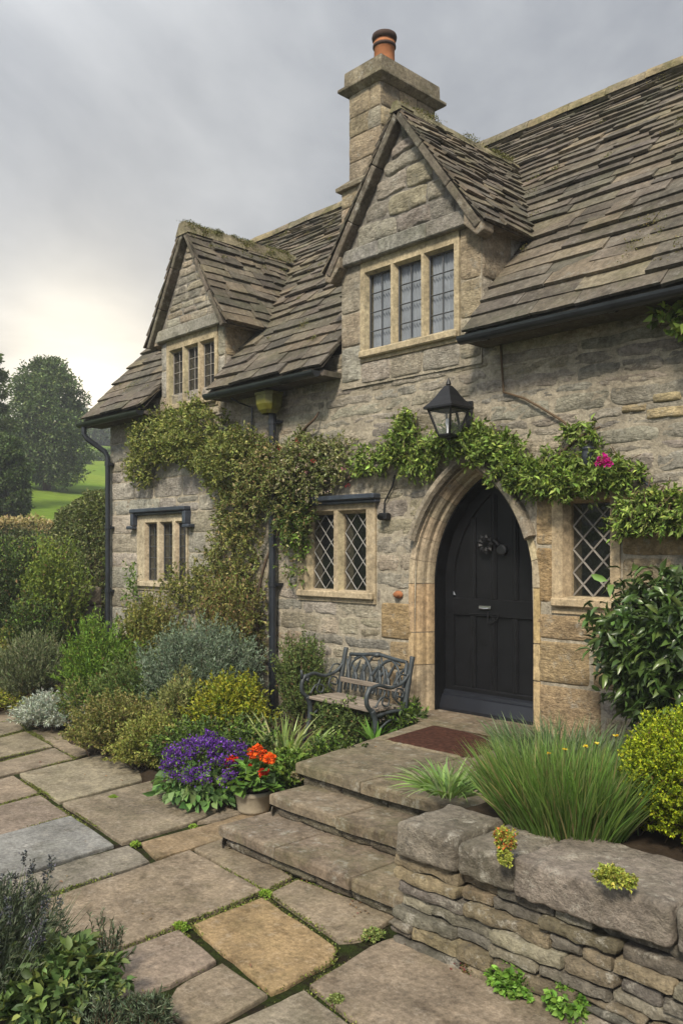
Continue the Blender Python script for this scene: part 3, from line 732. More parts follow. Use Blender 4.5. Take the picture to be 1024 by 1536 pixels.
hm.add(P[0], [tuple(range(len(hp)))], (.25, .22, .17)); hm.add(P[-1], [tuple(range(len(hp)))[::-1]], (.25, .22, .17)); hm.build('hood_mould', 'old_stone', door_s)
DH, DY = .56, .33
fm = MB(); a_, b_ = arch_path(DH+.02), arch_path(DH); fm.grid([[(a_[i][0], .188, a_[i][1]), (b_[i][0], .188, b_[i][1]), (b_[i][0], DY+.05, b_[i][1])] for i in range(npt)]); fm.build('door_frame', 'black_paint', cottage)
dr = MB(); z0 = .45
leafp = arch_path(DH-.004, z0); dr.prism([(x, DY+.022, z) for x, z in leafp], (0, .03, 0))
inn = arch_path(DH-.10, z0)   # raised rim
dr.grid([[(leafp[i][0], DY, leafp[i][1]), (inn[i][0], DY, inn[i][1]), (inn[i][0]*.98+DX*.02, DY+.022, inn[i][1]-.004)] for i in range(npt)])
def rail(x0, x1, z0_, z1_, y=DY): dr.cbox(x0, x1, y, DY+.025, z0_, z1_, .008)
rail(DX-DH+.09, DX+DH-.09, 1.335, 1.50, DY-.002); rail(DX-DH+.09, DX+DH-.09, .45, .66, DY-.002)
for k in (-.235, 0, .235):
    top = SPR+math.sqrt(max(0, (DH-.10+AC)**2-(abs(k)+.02+AC)**2))+.01
    rail(DX+k-.02, DX+k+.02, 1.495, top, DY+.001); rail(DX+k-.02, DX+k+.02, .655, 1.34, DY+.001)
    for s in (-1, 1):
        for za, zt in ((1.5, top), (.66, 1.335)):
            dr.cbox(DX+k+s*.028-.006, DX+k+s*.028+.006, DY+.008, DY+.025, za, zt, .003)
door = dr.build('door', 'black_paint', cottage)
wb = MB(); P = []
for x in (DX-DH+.004, DX+DH-.004): P.append([(x, DY-.005, .62), (x, DY-.03, .605), (x, DY-.035, .58), (x, DY-.06, .57), (x, DY-.095, .46), (x, DY-.095, .425), (x, DY, .42)])
wb.grid(P, flip=True); wb.build('weatherboard', 'weatherboard_paint', door)
kn = MB(); kx, kz = DX-.06, 2.01
for i in range(9):
    a = 2*math.pi*i/9; c_ = Vector((kx+.062*math.cos(a), DY-.035, kz+.062*math.sin(a))); o_ = Vector((math.cos(a), 0, math.sin(a))); s_ = Vector((-math.sin(a), 0, math.cos(a)))
    kn.add([c_-o_*.035, c_+s_*.028+Vector((0, .012, 0)), c_+o_*.034+Vector((0, -.012, 0)), c_-s_*.028+Vector((0, -.012, 0)), c_+Vector((0, -.022, 0)), c_+Vector((0, .02, 0))], [(0, 1, 4), (1, 2, 4), (2, 3, 4), (3, 0, 4), (1, 0, 5), (2, 1, 5), (3, 2, 5), (0, 3, 5)])
kn.tube([(kx+.055*math.cos(t_), DY-.03, kz+.055*math.sin(t_)) for t_ in np.linspace(0, 6.283, 25)], .012, 8)
kn.tube([(kx, DY+.03, kz+.06), (kx, DY-.03, kz+.06)], .014, 8)
kn.tube([(kx+.085, DY-.02, kz+.04), (kx+.14, DY-.02, kz-.01)], .014, 8); kn.build('knocker', 'black_iron', door)
kp = MB(); kp.tube([(kx+.165, DY+.02, kz-.055), (kx+.165, DY-.02, kz-.055), (kx+.165, DY-.026, kz-.055)], [.052, .052, .036], 20); kp.build('lock_cover', 'black_iron', door)
lt = MB(); lt.cbox(DX-.155, DX-.02, DY-.014, DY, 1.408, 1.440, .006); lt.tube([(DX-.14, DY-.02, 1.418), (DX-.085, DY-.028, 1.414), (DX-.035, DY-.02, 1.418)], .007, 8); lt.build('letter_plate', 'steel', door)
pl = MB(); pts = [(DX-.05+.12*math.cos(t_), DY-.010, 1.365+.085*math.sin(t_)) for t_ in np.linspace(math.pi*1.5, math.pi*2.02, 12)]; pl.tube(pts, .006, 6); pl.tube([(DX-.05, DY-.01, 1.29), (DX-.05, DY-.01, 1.385)], .005, 6); pl.tube([(DX-.27, DY-.008, 1.36), (DX+.07, DY-.008, 1.368)], .0035, 6); pl.build('pull_handle', 'black_iron', door)
cl = MB(); cl.add([(DX-.47, DY+.012, 1.525), (DX-.455, DY-.005, 1.53), (DX-.44, DY+.012, 1.525), (DX-.458, DY+.0, 1.565)], [(0, 1, 3), (1, 2, 3), (0, 2, 1)]); cl.build('spy_hole', 'steel', door)

# ------------------------------------------------------------------ chimney
ch = MB(); fc = MB(); r = random.Random(8); cx0, cx1, cy0, cy1 = -7.94, -7.38, 1.66, 2.70
def stack(x0, x1, y0, y1, z0, z1, hr):
    fc.box(x0, x1, y0, y1, z0, z1, (.2, .17, .125)); zz = z0
    while zz < z1-.02:
        h = r.uniform(*hr); e = min(z1, zz+h); e = z1 if z1-e < .12 else e
        for lo_, hi_, put in ((x0, x1, lambda q, z, o: (q, y0-o, z)), (y0, y1, lambda q, z, o: (x1+o, q, z)), (y0, y1, lambda q, z, o: (x0-o, y0+y1-q, z)), (x0, x1, lambda q, z, o: (x0+x1-q, y1+o, z))):
            q = lo_
            while q < hi_-.02:
                n_ = min(hi_, q+r.uniform(.3, .6)); n_ = hi_ if hi_-n_ < .16 else n_
                rock(ch, q+.002, n_-.002, zz+.003, e-.003, .014, r, vary(r.choice(BUFF+GREY[:1]+[(.27, .225, .15)]), r, .14), put, rough=.012, edge=.012, wob=.006, nx=5, nz=6, sink=.008); q = n_
        zz = e
stack(cx0, cx1, cy0, cy1, 6.7, 7.86, (.22, .42)); stack(cx0-.08, cx1+.05, cy0-.06, cy1+.06, 5.4, 6.62, (.22, .4))
cho = ch.build('chimney', 'wall_stone', cottage, smooth=True); fc.build('mortar_bed', 'mortar', cho)
sc = MB()
def skirt(x0, x1, y0, y1, z, h, o1, o2, col):
    a = [(x0-o1, y0-o1), (x1+o1, y0-o1), (x1+o1, y1+o1), (x0-o1, y1+o1)]; b = [(x0-o2, y0-o2), (x1+o2, y0-o2), (x1+o2, y1+o2), (x0-o2, y1+o2)]
    sc.add([(*p, z) for p in a]+[(*p, z+h) for p in b], [(0, 1, 5, 4), (1, 2, 6, 5), (2, 3, 7, 6), (3, 0, 4, 7), (3, 2, 1, 0), (4, 5, 6, 7)], col)
CC = (.215, .185, .13)
skirt(cx0, cx1, cy0, cy1, 6.60, .055, .13, .135, CC); skirt(cx0, cx1, cy0, cy1, 6.656, .09, .125, .02, CC); sc.build('string_course', 'old_stone', cho, bevel=.01); sc = MB()
skirt(cx0, cx1, cy0, cy1, 7.84, .05, .03, .11, CC); skirt(cx0, cx1, cy0, cy1, 7.891, .045, .115, .115, CC); skirt(cx0, cx1, cy0, cy1, 7.937, .21, .055, .05, CC); skirt(cx0, cx1, cy0, cy1, 8.148, .06, .05, -.08, CC); sc.build('cap', 'old_stone', cho, bevel=.012)
po = MB(); pc = (-7.66, 2.02, 8.10); po.lathe(pc, [(.142, -.02), (.137, .2), (.132, .42), (.147, .43), (.147, .46), (.132, .47), (.132, .5), (.11, .5), (.11, .2)], 24); poo = po.build('chimney_pot', 'terracotta', cho, smooth=True)
po = MB(); po.lathe(pc, [(.132, .495), (.158, .505), (.165, .54), (.158, .57), (.132, .58), (.113, .57), (.108, .4)], 24); po.lathe(pc, [(.137, .40), (.152, .41), (.152, .435), (.134, .44)], 24); po.build('pot_rim', 'pot_rim', poo, smooth=True)

# ------------------------------------------------------------------ rainwater goods
def gutter(x0, x1, y=-.335, z=3.765, r0=.062):
    m = MB(); n = 10; ang = np.linspace(math.pi, 2*math.pi, n); k = max(2, int((x1-x0)/.35)); P = []
    for i in range(k+1):
        x = x0+(x1-x0)*i/k; zz = z+.006*fn(x*.7, 1.1)
        P.append([(x, y+r0*math.cos(t_), zz+r0*math.sin(t_)) for t_ in ang]+[(x, y+(r0-.008)*math.cos(t_), zz+(r0-.008)*math.sin(t_)) for t_ in ang[::-1]])
    m.grid(P); m.add(P[0][:n], [tuple(range(n))]); m.add(P[-1][:n], [tuple(range(n))[::-1]])
    x = x0+.25
    while x < x1:
        m.grid([[(x+q, y+(r0+.006)*math.cos(t_), z+(r0+.006)*math.sin(t_)) for t_ in ang] for q in (-.03, .03)]); 
        m.box(x+.3, x+.325, y+.02, -.02, z-.02, z+.0) if x+.33 < x1 else 0
        x += 1.15
    return m.build('gutter', 'gutter_paint', cottage)
gutter(RX0, -9.77); gutter(-8.29, -6.38); gutter(-4.55, XR)
def pipe(pts, r0=.038, name='drainpipe'):
    m = MB(); m.tube(pts, r0, 10)
    a, b = Vector(pts[-2]), Vector(pts[-1])
    d = (b-a); 
    for t_ in np.arange(.02, 1, .9/max(.9, d.length)):
        p = a+d*t_; m.tube([p, p+d.normalized()*.06], r0+.009, 10); m.box(p.x-.07, p.x+.07, p.y+.01, .01, p.z-.05, p.z-.02)
    return m.build(name, 'gutter_paint', cottage, smooth=False)
pipe([(-11.3, -.33, 3.72), (-11.3, -.33, 3.60), (-11.27, -.30, 3.54), (-11.11, -.11, 3.36), (-11.08, -.08, 3.28), (-11.08, -.08, .05)])
pp = pipe([(-7.36, -.10, 3.48), (-7.36, -.10, .02)], .042)
hb = MB(); hb.tube([(-7.36, -.15, 3.73), (-7.36, -.15, 3.70)], .05, 10)
hx_, hy_ = -7.36, -.15
rings = [(.075, 3.46), (.11, 3.50), (.135, 3.56), (.14, 3.66), (.15, 3.665), (.15, 3.69), (.13, 3.69), (.12, 3.6)]
P = []
for r0, z in rings: P.append([(hx_+r0*1.05*sx, hy_+r0*.85*sy, z) for sx, sy in ((-.55, -1), (.55, -1), (1, -.6), (1, .6), (.55, 1), (-.55, 1), (-1, .6), (-1, -.6), (-.55, -1))])
hb.grid(P); hb.build('rainwater_hopper', 'hopper_paint', pp)
wp = MB(); wp.tube([(-7.86, -.3, 3.68), (-7.84, -.2, 3.64), (-7.82, -.03, 3.6), (-7.82, -.025, 3.2)], .012, 6); wp.build('waste_pipe', 'gutter_paint', cottage)

# ================================================================== GROUND, PAVING, STEPS
def hill(x, y):
    t_ = max(0.0, -x-13.5); z = .172*(math.sqrt(t_*t_+9)-3)
    if t_ > 170: z -= (t_-170)*.09
    if t_ > 8: z += min(1, (t_-8)/30)*1.1*noise.noise((x*.018, y*.018, 2.2))
    z += max(0, y-8)*.03 if x > -13 else max(0, y-8)*.03
    return -.024+z
gx = np.unique(np.concatenate([-np.geomspace(14, 260, 60), np.linspace(-14, 14, 29), np.geomspace(14, 100, 12)]))
gy = np.unique(np.concatenate([-np.geomspace(8, 100, 16), np.linspace(-8, 8, 17), np.geomspace(8, 240, 50)]))
gm = MB(); gm.grid([[(x, y, hill(x, y)) for x in gx] for y in gy], flip=True); struct(gm.build('ground', 'ground_mat', smooth=True))

def inset(poly, d):
    n = len(poly); o = []
    for i in range(n):
        a, b, c = (np.array(poly[k % n][:2], float) for k in (i-1, i, i+1))
        e1 = (b-a)/np.linalg.norm(b-a); e2 = (c-b)/np.linalg.norm(c-b); n1 = np.array([-e1[1], e1[0]]); n2 = np.array([-e2[1], e2[0]])
        m_ = n1+n2; m_ = m_/max(.25, m_@m_)*2
        o.append(b+m_*d)
    return o
def slab(mb, poly, z, th, r, col, gap=.01, wear=.02, jit=.006, tilt=.003):
    p = [np.array(q[:2], float) for q in poly]
    ar = sum(p[i][0]*p[(i+1) % len(p)][1]-p[(i+1) % len(p)][0]*p[i][1] for i in range(len(p)))
    if ar < 0: p = p[::-1]
    p = inset(p, gap); dense = []
    for i in range(len(p)):
        a, b = p[i], p[(i+1) % len(p)]; k = max(2, int(np.linalg.norm(b-a)/.07)); s1 = r.uniform(0, 99)
        nrm = np.array([-(b-a)[1], (b-a)[0]])/np.linalg.norm(b-a)
        for j in range(k):
            f_ = j/k; q = a+(b-a)*f_; dd = np.linalg.norm(b-a)*min(f_, 1-f_)
            q = q+nrm*(jit*noise.fractal((f_*np.linalg.norm(b-a)*5, s1, 0), 1, 2, 3)*1.6+max(0, .02-dd*.4)*.25); dense.append(q)
    c = sum(dense)/len(dense); tx, ty = r.uniform(-tilt, tilt), r.uniform(-tilt, tilt); n = len(dense); vs = []
    for ins, dz in ((0, -th), (0, -wear*.8), (wear*.25, -wear*.22), (wear, 0), (wear*4, .001)):
        for q in dense:
            d = c-q; l = np.linalg.norm(d); q2 = q+d/l*min(ins, l*.5); vs.append((q2[0], q2[1], z+dz+(q2-c)[0]*tx+(q2-c)[1]*ty+.0025*fn(q2[0]*4, q2[1]*4, 7)))
    fs = [(a*n+i, a*n+(i+1) % n, (a+1)*n+(i+1) % n, (a+1)*n+i) for a in range(4) for i in range(n)]
    vs.append((c[0], c[1], z+.001)); fs += [(4*n+i, 4*n+(i+1) % n, 5*n) for i in range(n)]
    mb.add(vs, fs, col); return dense
FLAG = [(.22, .182, .13), (.205, .172, .128), (.235, .195, .14), (.205, .168, .118)]
PAVE = [  # corners measured on the photograph, put down on the real ground plane; last entry is the stone's own colour
 ([(-60, 1267), (107, 1223), (174, 1267), (-70, 1343)], (.19, .187, .178)), ([(-80, 1346), (193, 1266), (228, 1291), (-60, 1384)], (.195, .172, .138)),
 ([(20, 1365), (285, 1275), (396, 1336), (150, 1434), (70, 1408)], (.235, .193, .138)), ([(-90, 1232), (61, 1192), (106, 1223), (-80, 1275)], None),
 ([(-90, 1192), (20, 1163), (61, 1189), (-90, 1231)], None), ([(27, 1161), (115, 1140), (200, 1120), (215, 1170), (89, 1204)], None),
 ([(92, 1205), (158, 1189), (250, 1165), (330, 1215), (289, 1234), (183, 1265)], None), ([(293, 1234), (334, 1215), (420, 1180), (460, 1195), (333, 1229)], None),
 ([(207, 1264), (334, 1229), (430, 1197), (480, 1215), (234, 1288)], (.215, .16, .098)),
 ([(289, 1273), (345, 1253), (440, 1315), (397, 1336)], (.195, .152, .103)), ([(284, 1387), (393, 1344), (508, 1421), (503, 1441), (407, 1490)], (.265, .19, .10)),
 ([(402, 1339), (445, 1318), (600, 1370), (566, 1394), (544, 1408), (508, 1412)], (.205, .168, .118)),
 ([(152, 1437), (268, 1392), (328, 1440), (258, 1478), (170, 1500)], (.215, .175, .132)), ([(261, 1481), (333, 1443), (405, 1491), (310, 1545), (240, 1520)], None),
 ([(312, 1548), (457, 1483), (560, 1560), (420, 1640)], None), ([(461, 1478), (570, 1410), (606, 1400), (990, 1600), (850, 1660), (560, 1555)], (.20, .165, .115)),
 ([(-90, 1128), (39, 1096), (80, 1119), (-90, 1157)], None), ([(-60, 1091), (25, 1081), (37, 1094), (-70, 1121)], None), ([(-60, 1158), (83, 1121), (113, 1138), (22, 1159), (-60, 1180)], None),
 ([(45, 1096), (110, 1084), (185, 1110), (115, 1137), (84, 1119)], None), ([(-60, 1075), (30, 1062), (60, 1074), (28, 1079), (-40, 1090)], None),
 ([(-90, 1400), (15, 1368), (66, 1410), (148, 1438), (165, 1500), (-60, 1500)], None), ([(-60, 1504), (166, 1503), (236, 1522), (306, 1548), (415, 1642), (200, 1800)], None),
 ([(418, 1645), (560, 1563), (846, 1662), (1100, 1900), (700, 2000)], None), ([(-320, 1280), (-95, 1236), (-86, 1278), (-75, 1344), (-330, 1390)], None), ([(-330, 1240), (-95, 1192), (-95, 1231), (-325, 1276)], None), ([(-330, 1190), (-95, 1130), (-95, 1188), (-332, 1236)], None)]
pv = MB(); rp_ = random.Random(5); EDGES = []
for px, c in PAVE:
    poly = [onZ(u, v, 0.0) for u, v in px]
    EDGES.append(slab(pv, poly, 0.0+rp_.uniform(-.004, .004), .06, rp_, vary(c or rp_.choice(FLAG), rp_, .06), gap=.0055, wear=.013))
struct(pv.build('paving', 'flagstone', smooth=False))
# soil bed between the paving and the house
ed = [onZ(u, v)[:2] for u, v in [(-60, 1052), (0, 1066), (60, 1090), (110, 1125), (180, 1150), (230, 1190), (300, 1215), (350, 1218)]]
ed = [np.array([-16.0, ed[0][1]-1.2])]+ed+[np.array([-4.80, -2.05]), np.array([-4.64, -2.05])]
bd = MB(); G_ = []
for i, e in enumerate(ed):
    xw = e[0] if i < len(ed)-1 else -5.0
    for q in ([0] if i == len(ed)-1 else np.linspace(0, 1, 6)[:-1]):
        e2 = e if i == len(ed)-1 else e+(ed[i+1]-e)*q; xx = e2[0] if i < len(ed)-2 else e2[0]
        G_.append([(xx-(.35*f_ if i >= len(ed)-2 else 0), e2[1]+(-.0-e2[1])*f_, -.03+.15*math.sin(min(1, f_*3)*1.57)+.03*fn(xx*3, f_*6)) for f_ in np.linspace(0, 1, 14)])
bd.grid(G_, flip=True); struct(bd.build('flower_bed', 'soil', smooth=True))

steps = thing('stone_steps', 'three worn stone steps rising to the landing before the black door', 'steps', (-3.9, -1.4, 0))
rs = random.Random(15); SC_ = [(.155, .125, .088), (.14, .117, .087), (.168, .135, .095)]
def step(y0, y1, z, x0, splits, x1, first=False):
    m = MB(); xs_ = [x0]+splits+[x1]
    for a, b in zip(xs_, xs_[1:]):
        dy = rs.uniform(-.012, .012); slab(m, [(a, y0+dy), (b, y0+dy+rs.uniform(-.01, .01)), (b, y1), (a, y1)], z+rs.uniform(-.003, .003), .072, rs, vary(rs.choice(SC_), rs, .07), gap=.0035, wear=.026, jit=.006)
    o = m.build('step', 'step_stone', steps); k = MB(); x = x0+.05
    k.box(x0+.06, x1, y0+.07, y1, z-.17, z-.07, (.12, .10, .075))
    while x < x1:
        l = rs.uniform(.2, .5); rock(k, x, min(x1, x+l), max(-.03, z-.145), z-.068, .02, rs, vary((.15, .13, .095), rs, .15), lambda q, zz, o_: (q, y0+.055-o_, zz), rough=.016, wob=.01, edge=.02); x += l
    y = y0+.06
    while y < y1:
        l = rs.uniform(.2, .4); rock(k, y, min(y1, y+l), max(-.03, z-.145), z-.068, .015, rs, vary((.15, .13, .095), rs, .15), lambda q, zz, o_: (x0+.05-o_, y0+y1-q, zz), rough=.014); y += l
    k.build('riser', 'dry_stone', o, smooth=True)
step(-2.80, -2.32, .143, -4.63, [-4.03, -3.37], -2.93)
step(-2.43, -1.95, .287, -4.57, [-3.88], -2.93)
m = MB()
for poly in ([(-4.66, -2.10), (-3.97, -2.13), (-3.93, -1.14), (-4.83, -1.12)], [(-3.97, -2.13), (-2.95, -2.10), (-2.95, -1.18), (-3.93, -1.14)],
             [(-4.83, -1.12), (-3.93, -1.14), (-3.90, -.34), (-5.0, -.30)], [(-3.93, -1.14), (-2.95, -1.18), (-2.95, -.36), (-3.90, -.34)],
             [(-5.34, -.30), (-4.62, -.32), (-4.60, .30), (-5.30, .30)], [(-4.62, -.32), (-3.90, -.34), (-3.88, .30), (-4.60, .30)]):
    slab(m, poly, .43+rs.uniform(-.002, .002), .075, rs, vary(rs.choice(SC_+[(.185, .148, .10)]), rs, .06), gap=.0035, wear=.024)
o = m.build('landing', 'step_stone', steps); k = MB()
k.prism([(-4.60, -2.03, .02), (-2.95, -2.03, .02), (-2.95, 0.28, .02), (-5.22, .28, .02), (-5.20, -.06, .02), (-4.93, -.30, .02)], (0, 0, .34), (.12, .10, .075))
x = -4.6
while x < -2.95:
    l = rs.uniform(.2, .5); rock(k, x, min(-2.95, x+l), .2, .362, .02, rs, vary((.15, .13, .095), rs, .15), lambda q, zz, o_: (q, -2.045-o_, zz), rough=.018, wob=.012, edge=.02); x += l
k.build('riser', 'dry_stone', o, smooth=True)
mt = MB(); mt.grid([[(-4.80+.86*i/30+.1*(1-j/24)*.9, -1.10+.70*j/24+.012*fn(i*.4, j*.4), .4365+(.006+.004*fn(i*1.9, j*1.9) if 0 < i < 30 and 0 < j < 24 else -.004)) for i in range(31)] for j in range(25)])
tag(mt.build('doormat', 'doormat', smooth=True), 'worn dark red doormat lying on the stone landing', 'doormat')

# ------------------------------------------------------------------ dry stone retaining wall
def boulder(mb, x0, x1, y0, y1, z0, z1, rnd, r, col, n=9, rough=.012, fr=7, rot=0, skew=0, wv=.12):
    cx, cy, cz = (x0+x1)/2, (y0+y1)/2, (z0+z1)/2; hx, hy, hz = (x1-x0)/2, (y1-y0)/2, (z1-z0)/2; s = r.uniform(-99, 99); rn = min(rnd, hx*.9, hy*.9, hz*.9)
    for ax in range(3):
        for sg in (-1, 1):
            nu = [max(4, int(2*h/(.035 if n < 12 else .018))) for h in (hx, hy, hz)]; u_, v_ = (ax+1) % 3, (ax+2) % 3; P = []
            nu = [min(q, 26 if n < 12 else 60) for q in nu]
            for i in range(nu[u_]+1):
                row = []
                for j in range(nu[v_]+1):
                    p = [0, 0, 0]; p[ax] = sg*(hx, hy, hz)[ax]
                    p[u_] = math.sin((i/nu[u_]-.5)*math.pi*.98)*(hx, hy, hz)[u_]*.5+(i/nu[u_]*2-1)*(hx, hy, hz)[u_]*.5
                    p[v_] = math.sin((j/nu[v_]-.5)*math.pi*.98)*(hx, hy, hz)[v_]*.5+(j/nu[v_]*2-1)*(hx, hy, hz)[v_]*.5
                    q = [max(-h+rn, min(h-rn, c)) for c, h in zip(p, (hx, hy, hz))]; d = Vector([a-b for a, b in zip(p, q)])
                    d = d.normalized() if d.length > 1e-6 else Vector((0, 0, 0)); w_ = Vector(q)+d*rn
                    w_ += d*rough*1.6*noise.fractal((w_.x*fr+s, w_.y*fr, w_.z*fr*1.5), 1, 2.1, 4)
                    w_.x *= 1+wv*(.7 if hx < .25 else .2)*fn(w_.z*9, s); w_.z *= 1+wv*fn(w_.x*5, s, 4)
                    w_.z += w_.x*skew; row.append((w_.x*math.cos(rot)-w_.z*math.sin(rot)+cx, w_.y+cy, w_.x*math.sin(rot)+w_.z*math.cos(rot)+cz))
                P.append(row)
            mb.grid(P, col, flip=sg < 0)
DRY = [(.25, .222, .172), (.205, .187, .15), (.30, .265, .20), (.245, .20, .135), (.18, .165, .138), (.27, .22, .14)]
rw = random.Random(33); dw = MB(); WX0, WX1 = -2.92, 1.3
z = -.03; row = 0
while z < .41:
    h = rw.uniform(.046, .08); h = .43-z if .43-z-h < .05 else h; x = WX0+rw.uniform(-.02, .02)
    while x < WX1:
        l = rw.uniform(.14, .5) if x < .2 else rw.uniform(.3, .6); yb = -2.955+.07*(z/.45)+rw.uniform(-.02, .022); dr_ = math.sin(x*2.2)*.012
        parts_ = [(z, z+h)] if rw.random() > .22 or h < .07 else [(z, z+h*.5), (z+h*.5, z+h)]
        for a, b in parts_:
            boulder(dw, x+.004, x+l-.004, yb+rw.uniform(-.016, .016), yb+.24, a+dr_+.0035, b+dr_-.0035, .012, rw, vary(rw.choice(DRY), rw, .26), rough=.009, fr=13, rot=rw.uniform(-.012, .012), skew=rw.uniform(-.02, .012), wv=.07)
        x += l
    y = -2.90                      # the wall's end beside the steps
    while y < -2.2:
        l = rw.uniform(.15, .35); boulder(dw, WX0+rw.uniform(-.02, .02), WX0+.2, y, y+l, z, z+h, .028, rw, vary(rw.choice(DRY), rw, .18), rough=.014); y += l
    z += h; row += 1
dwall = dw.build('dry_stone_wall', 'dry_stone', None, smooth=True); tag(dwall, 'low dry stone retaining wall beside the steps with big coping stones', 'wall')
bk = MB(); bk.box(WX0+.12, WX1, -2.80, -2.3, -.03, .52, (.06, .05, .04)); bk.build('wall_core', 'soil', dwall)
for a, b, zt, y1 in [(-2.90, -2.53, .60, -2.52), (-2.52, -2.20, .585, -2.46), (-2.19, -1.47, .60, -2.44), (-1.46, -.75, .60, -2.4), (-.74, .1, .62, -2.4), (.11, 1.3, .61, -2.4)]:
    cm = MB(); boulder(cm, a+.004, b-.004, -2.955+rw.uniform(-.01, .015), y1, .43, zt, .024, rw, vary((.27, .24, .19), rw, .10), rough=.007, fr=12, n=14, wv=.015); cm.build('coping_stone', 'dry_stone', dwall, smooth=True)
pl_ = MB(); pl_.grid([[(x, y, .565+.03*fn(x*2, y*2)+.012*fn(x*9, y*9)-(.25 if x < -2.93 else 0)) for x in np.linspace(-2.95, 1.3, 44)] for y in np.linspace(-2.5, -.0, 30)], flip=True); struct(pl_.build('planter_soil', 'soil', smooth=True))

# ================================================================== SMALL THINGS
lx, ly, lz = DX, -.31, 2.97
lan = thing('wall_lantern', 'black wrought iron lantern with pyramid hood on the wall above the door', 'lantern', (lx, 0, 3.1))
hd = MB(); hr = [(.155, 3.175), (.155, 3.192), (.118, 3.232), (.08, 3.285), (.047, 3.345), (.026, 3.375), (.02, 3.38)]
P = [[(lx+r_*sx, ly+r_*sy, z) for sx, sy in ((-1, -1), (1, -1), (1, 1), (-1, 1), (-1, -1))] for r_, z in hr]; hd.grid(P); hd.add(P[0][:4], [(3, 2, 1, 0)]); hd.lathe((lx, ly, 3.375), [(.012, 0), (.024, .015), (.018, .035), (.004, .075), (0, .078)], 10); hd.build('hood', 'black_iron', lan)
bf = MB(); t0, b0, zt, zb_ = .125, .06, 3.175, 2.95
for sx, sy in ((-1, -1), (1, -1), (1, 1), (-1, 1)): bf.tube([(lx+sx*t0, ly+sy*t0, zt), (lx+sx*b0, ly+sy*b0, zb_)], .0105, 6)
for r_, z in ((t0, zt-.005), (b0, zb_)):
    for (a, b), (c, d) in (((-1, -1), (1, -1)), ((1, -1), (1, 1)), ((1, 1), (-1, 1)), ((-1, 1), (-1, -1))): bf.tube([(lx+a*r_, ly+b*r_, z), (lx+c*r_, ly+d*r_, z)], .010, 6)
bf.cbox(lx-.06, lx+.06, ly-.06, ly+.06, 2.932, 2.95, .005); bf.lathe((lx, ly, 2.902), [(0, 0), (.016, .008), (.02, .03)], 10); bf.build('frame', 'black_iron', lan)
gg = MB(); c4 = ((-1, -1), (1, -1), (1, 1), (-1, 1))
for i in range(4):
    a, b = c4[i], c4[(i+1) % 4]; e_ = .97; gg.add([(lx+a[0]*t0*e_, ly+a[1]*t0*e_, zt), (lx+b[0]*t0*e_, ly+b[1]*t0*e_, zt), (lx+b[0]*b0*e_, ly+b[1]*b0*e_, zb_), (lx+a[0]*b0*e_, ly+a[1]*b0*e_, zb_)], [(0, 1, 2, 3)])
gg.build('glass', 'lamp_glass', lan)
bu = MB(); bu.lathe((lx, ly, 3.0), [(0, .1), (.022, .09), (.03, .06), (.018, .02), (.016, -.04), (.02, -.07)], 12); bu.build('bulb', 'curtain', lan, smooth=True)
br = MB(); br.cbox(lx-.035, lx+.035, -.03, .0, 2.96, 3.28, .006); br.tube([(lx, -.02, 3.02), (lx, -.09, 3.00), (lx, -.16, 3.05), (lx, -.2, 3.16)], .012, 8); br.tube([(lx, -.02, 3.24), (lx, -.07, 3.27), (lx, -.12, 3.24), (lx, -.12, 3.19), (lx, -.08, 3.18)], .01, 8); br.tube([(lx, -.02, 3.185), (lx, -.2, 3.185)], .013, 8); br.build('bracket', 'black_iron', lan)

def wire(name, label, cat, pts, r0, mat, n=6):
    m = MB(); m.tube(pts, r0, n); return tag(m.build(name, mat, smooth=True), label, cat)
wire('cable', 'thin dark wire stapled to the wall, running down to the right of the lantern', 'cable', [onY(750, 500, -.02), onY(752, 545, -.03), onY(755, 588, -.025), onY(785, 597, -.03), onY(812, 612, -.035), onY(838, 628, -.03), onY(862, 645, -.04), onY(880, 672, -.05)], .010, 'stem_brown')
wire('cable', 'black hose hooked on the wall above the right hand window and sloping out of view', 'hose', [onY(905, 716, -.04), onY(940, 718, -.05), onY(962, 719, -.06), onY(980, 735, -.06), onY(1000, 748, -.05), onY(1030, 764, -.04), onY(1090, 795, -.04)], .0125, 'gutter_paint')
sk = thing('outdoor_socket', 'small black weatherproof socket box with a cable beside the diamond window hood', 'socket', tuple(onY(582, 775)))
m = MB(); p = onY(582, 775); m.cbox(p[0]-.06, p[0]+.05, -.085, -.012, p[2]-.035, p[2]+.035, .01); m.tube([(p[0]-.02, -.085, p[2]), (p[0]-.02, -.11, p[2]-.01)], .028, 10); m.build('box', 'black_iron', sk)
m = MB(); m.tube([onY(592, 712, -.03), onY(588, 730, -.035), onY(577, 752, -.03), (p[0]-.02, -.04, p[2]+.035)], .0085, 6); m.build('cable', 'black_iron', sk)
jl = thing('jar_lamp', 'small dark metal jar lamp hanging among the climber above the right window', 'lamp', tuple(onY(882, 685, -.14)))
p = onY(882, 685, -.16); m = MB(); m.lathe(tuple(p), [(0, -.075), (.042, -.075), (.05, -.06), (.052, .03), (.045, .05), (.05, .055), (.05, .07), (.02, .085), (0, .086)], 16); m.build('body', 'gutter_paint', jl, smooth=True)
m = MB(); m.tube([(p[0], p[1], p[2]+.08), (p[0], p[1]+.05, p[2]+.13), (p[0], 0, p[2]+.12)], .008, 6); m.build('hook', 'black_iron', jl)
p = onY(597, 892, -.02); m = MB(); m.lathe((0, 0, 0), [(0, .055), (.018, .055), (.03, .045), (.034, .02), (.045, .012), (.045, 0)], 14)
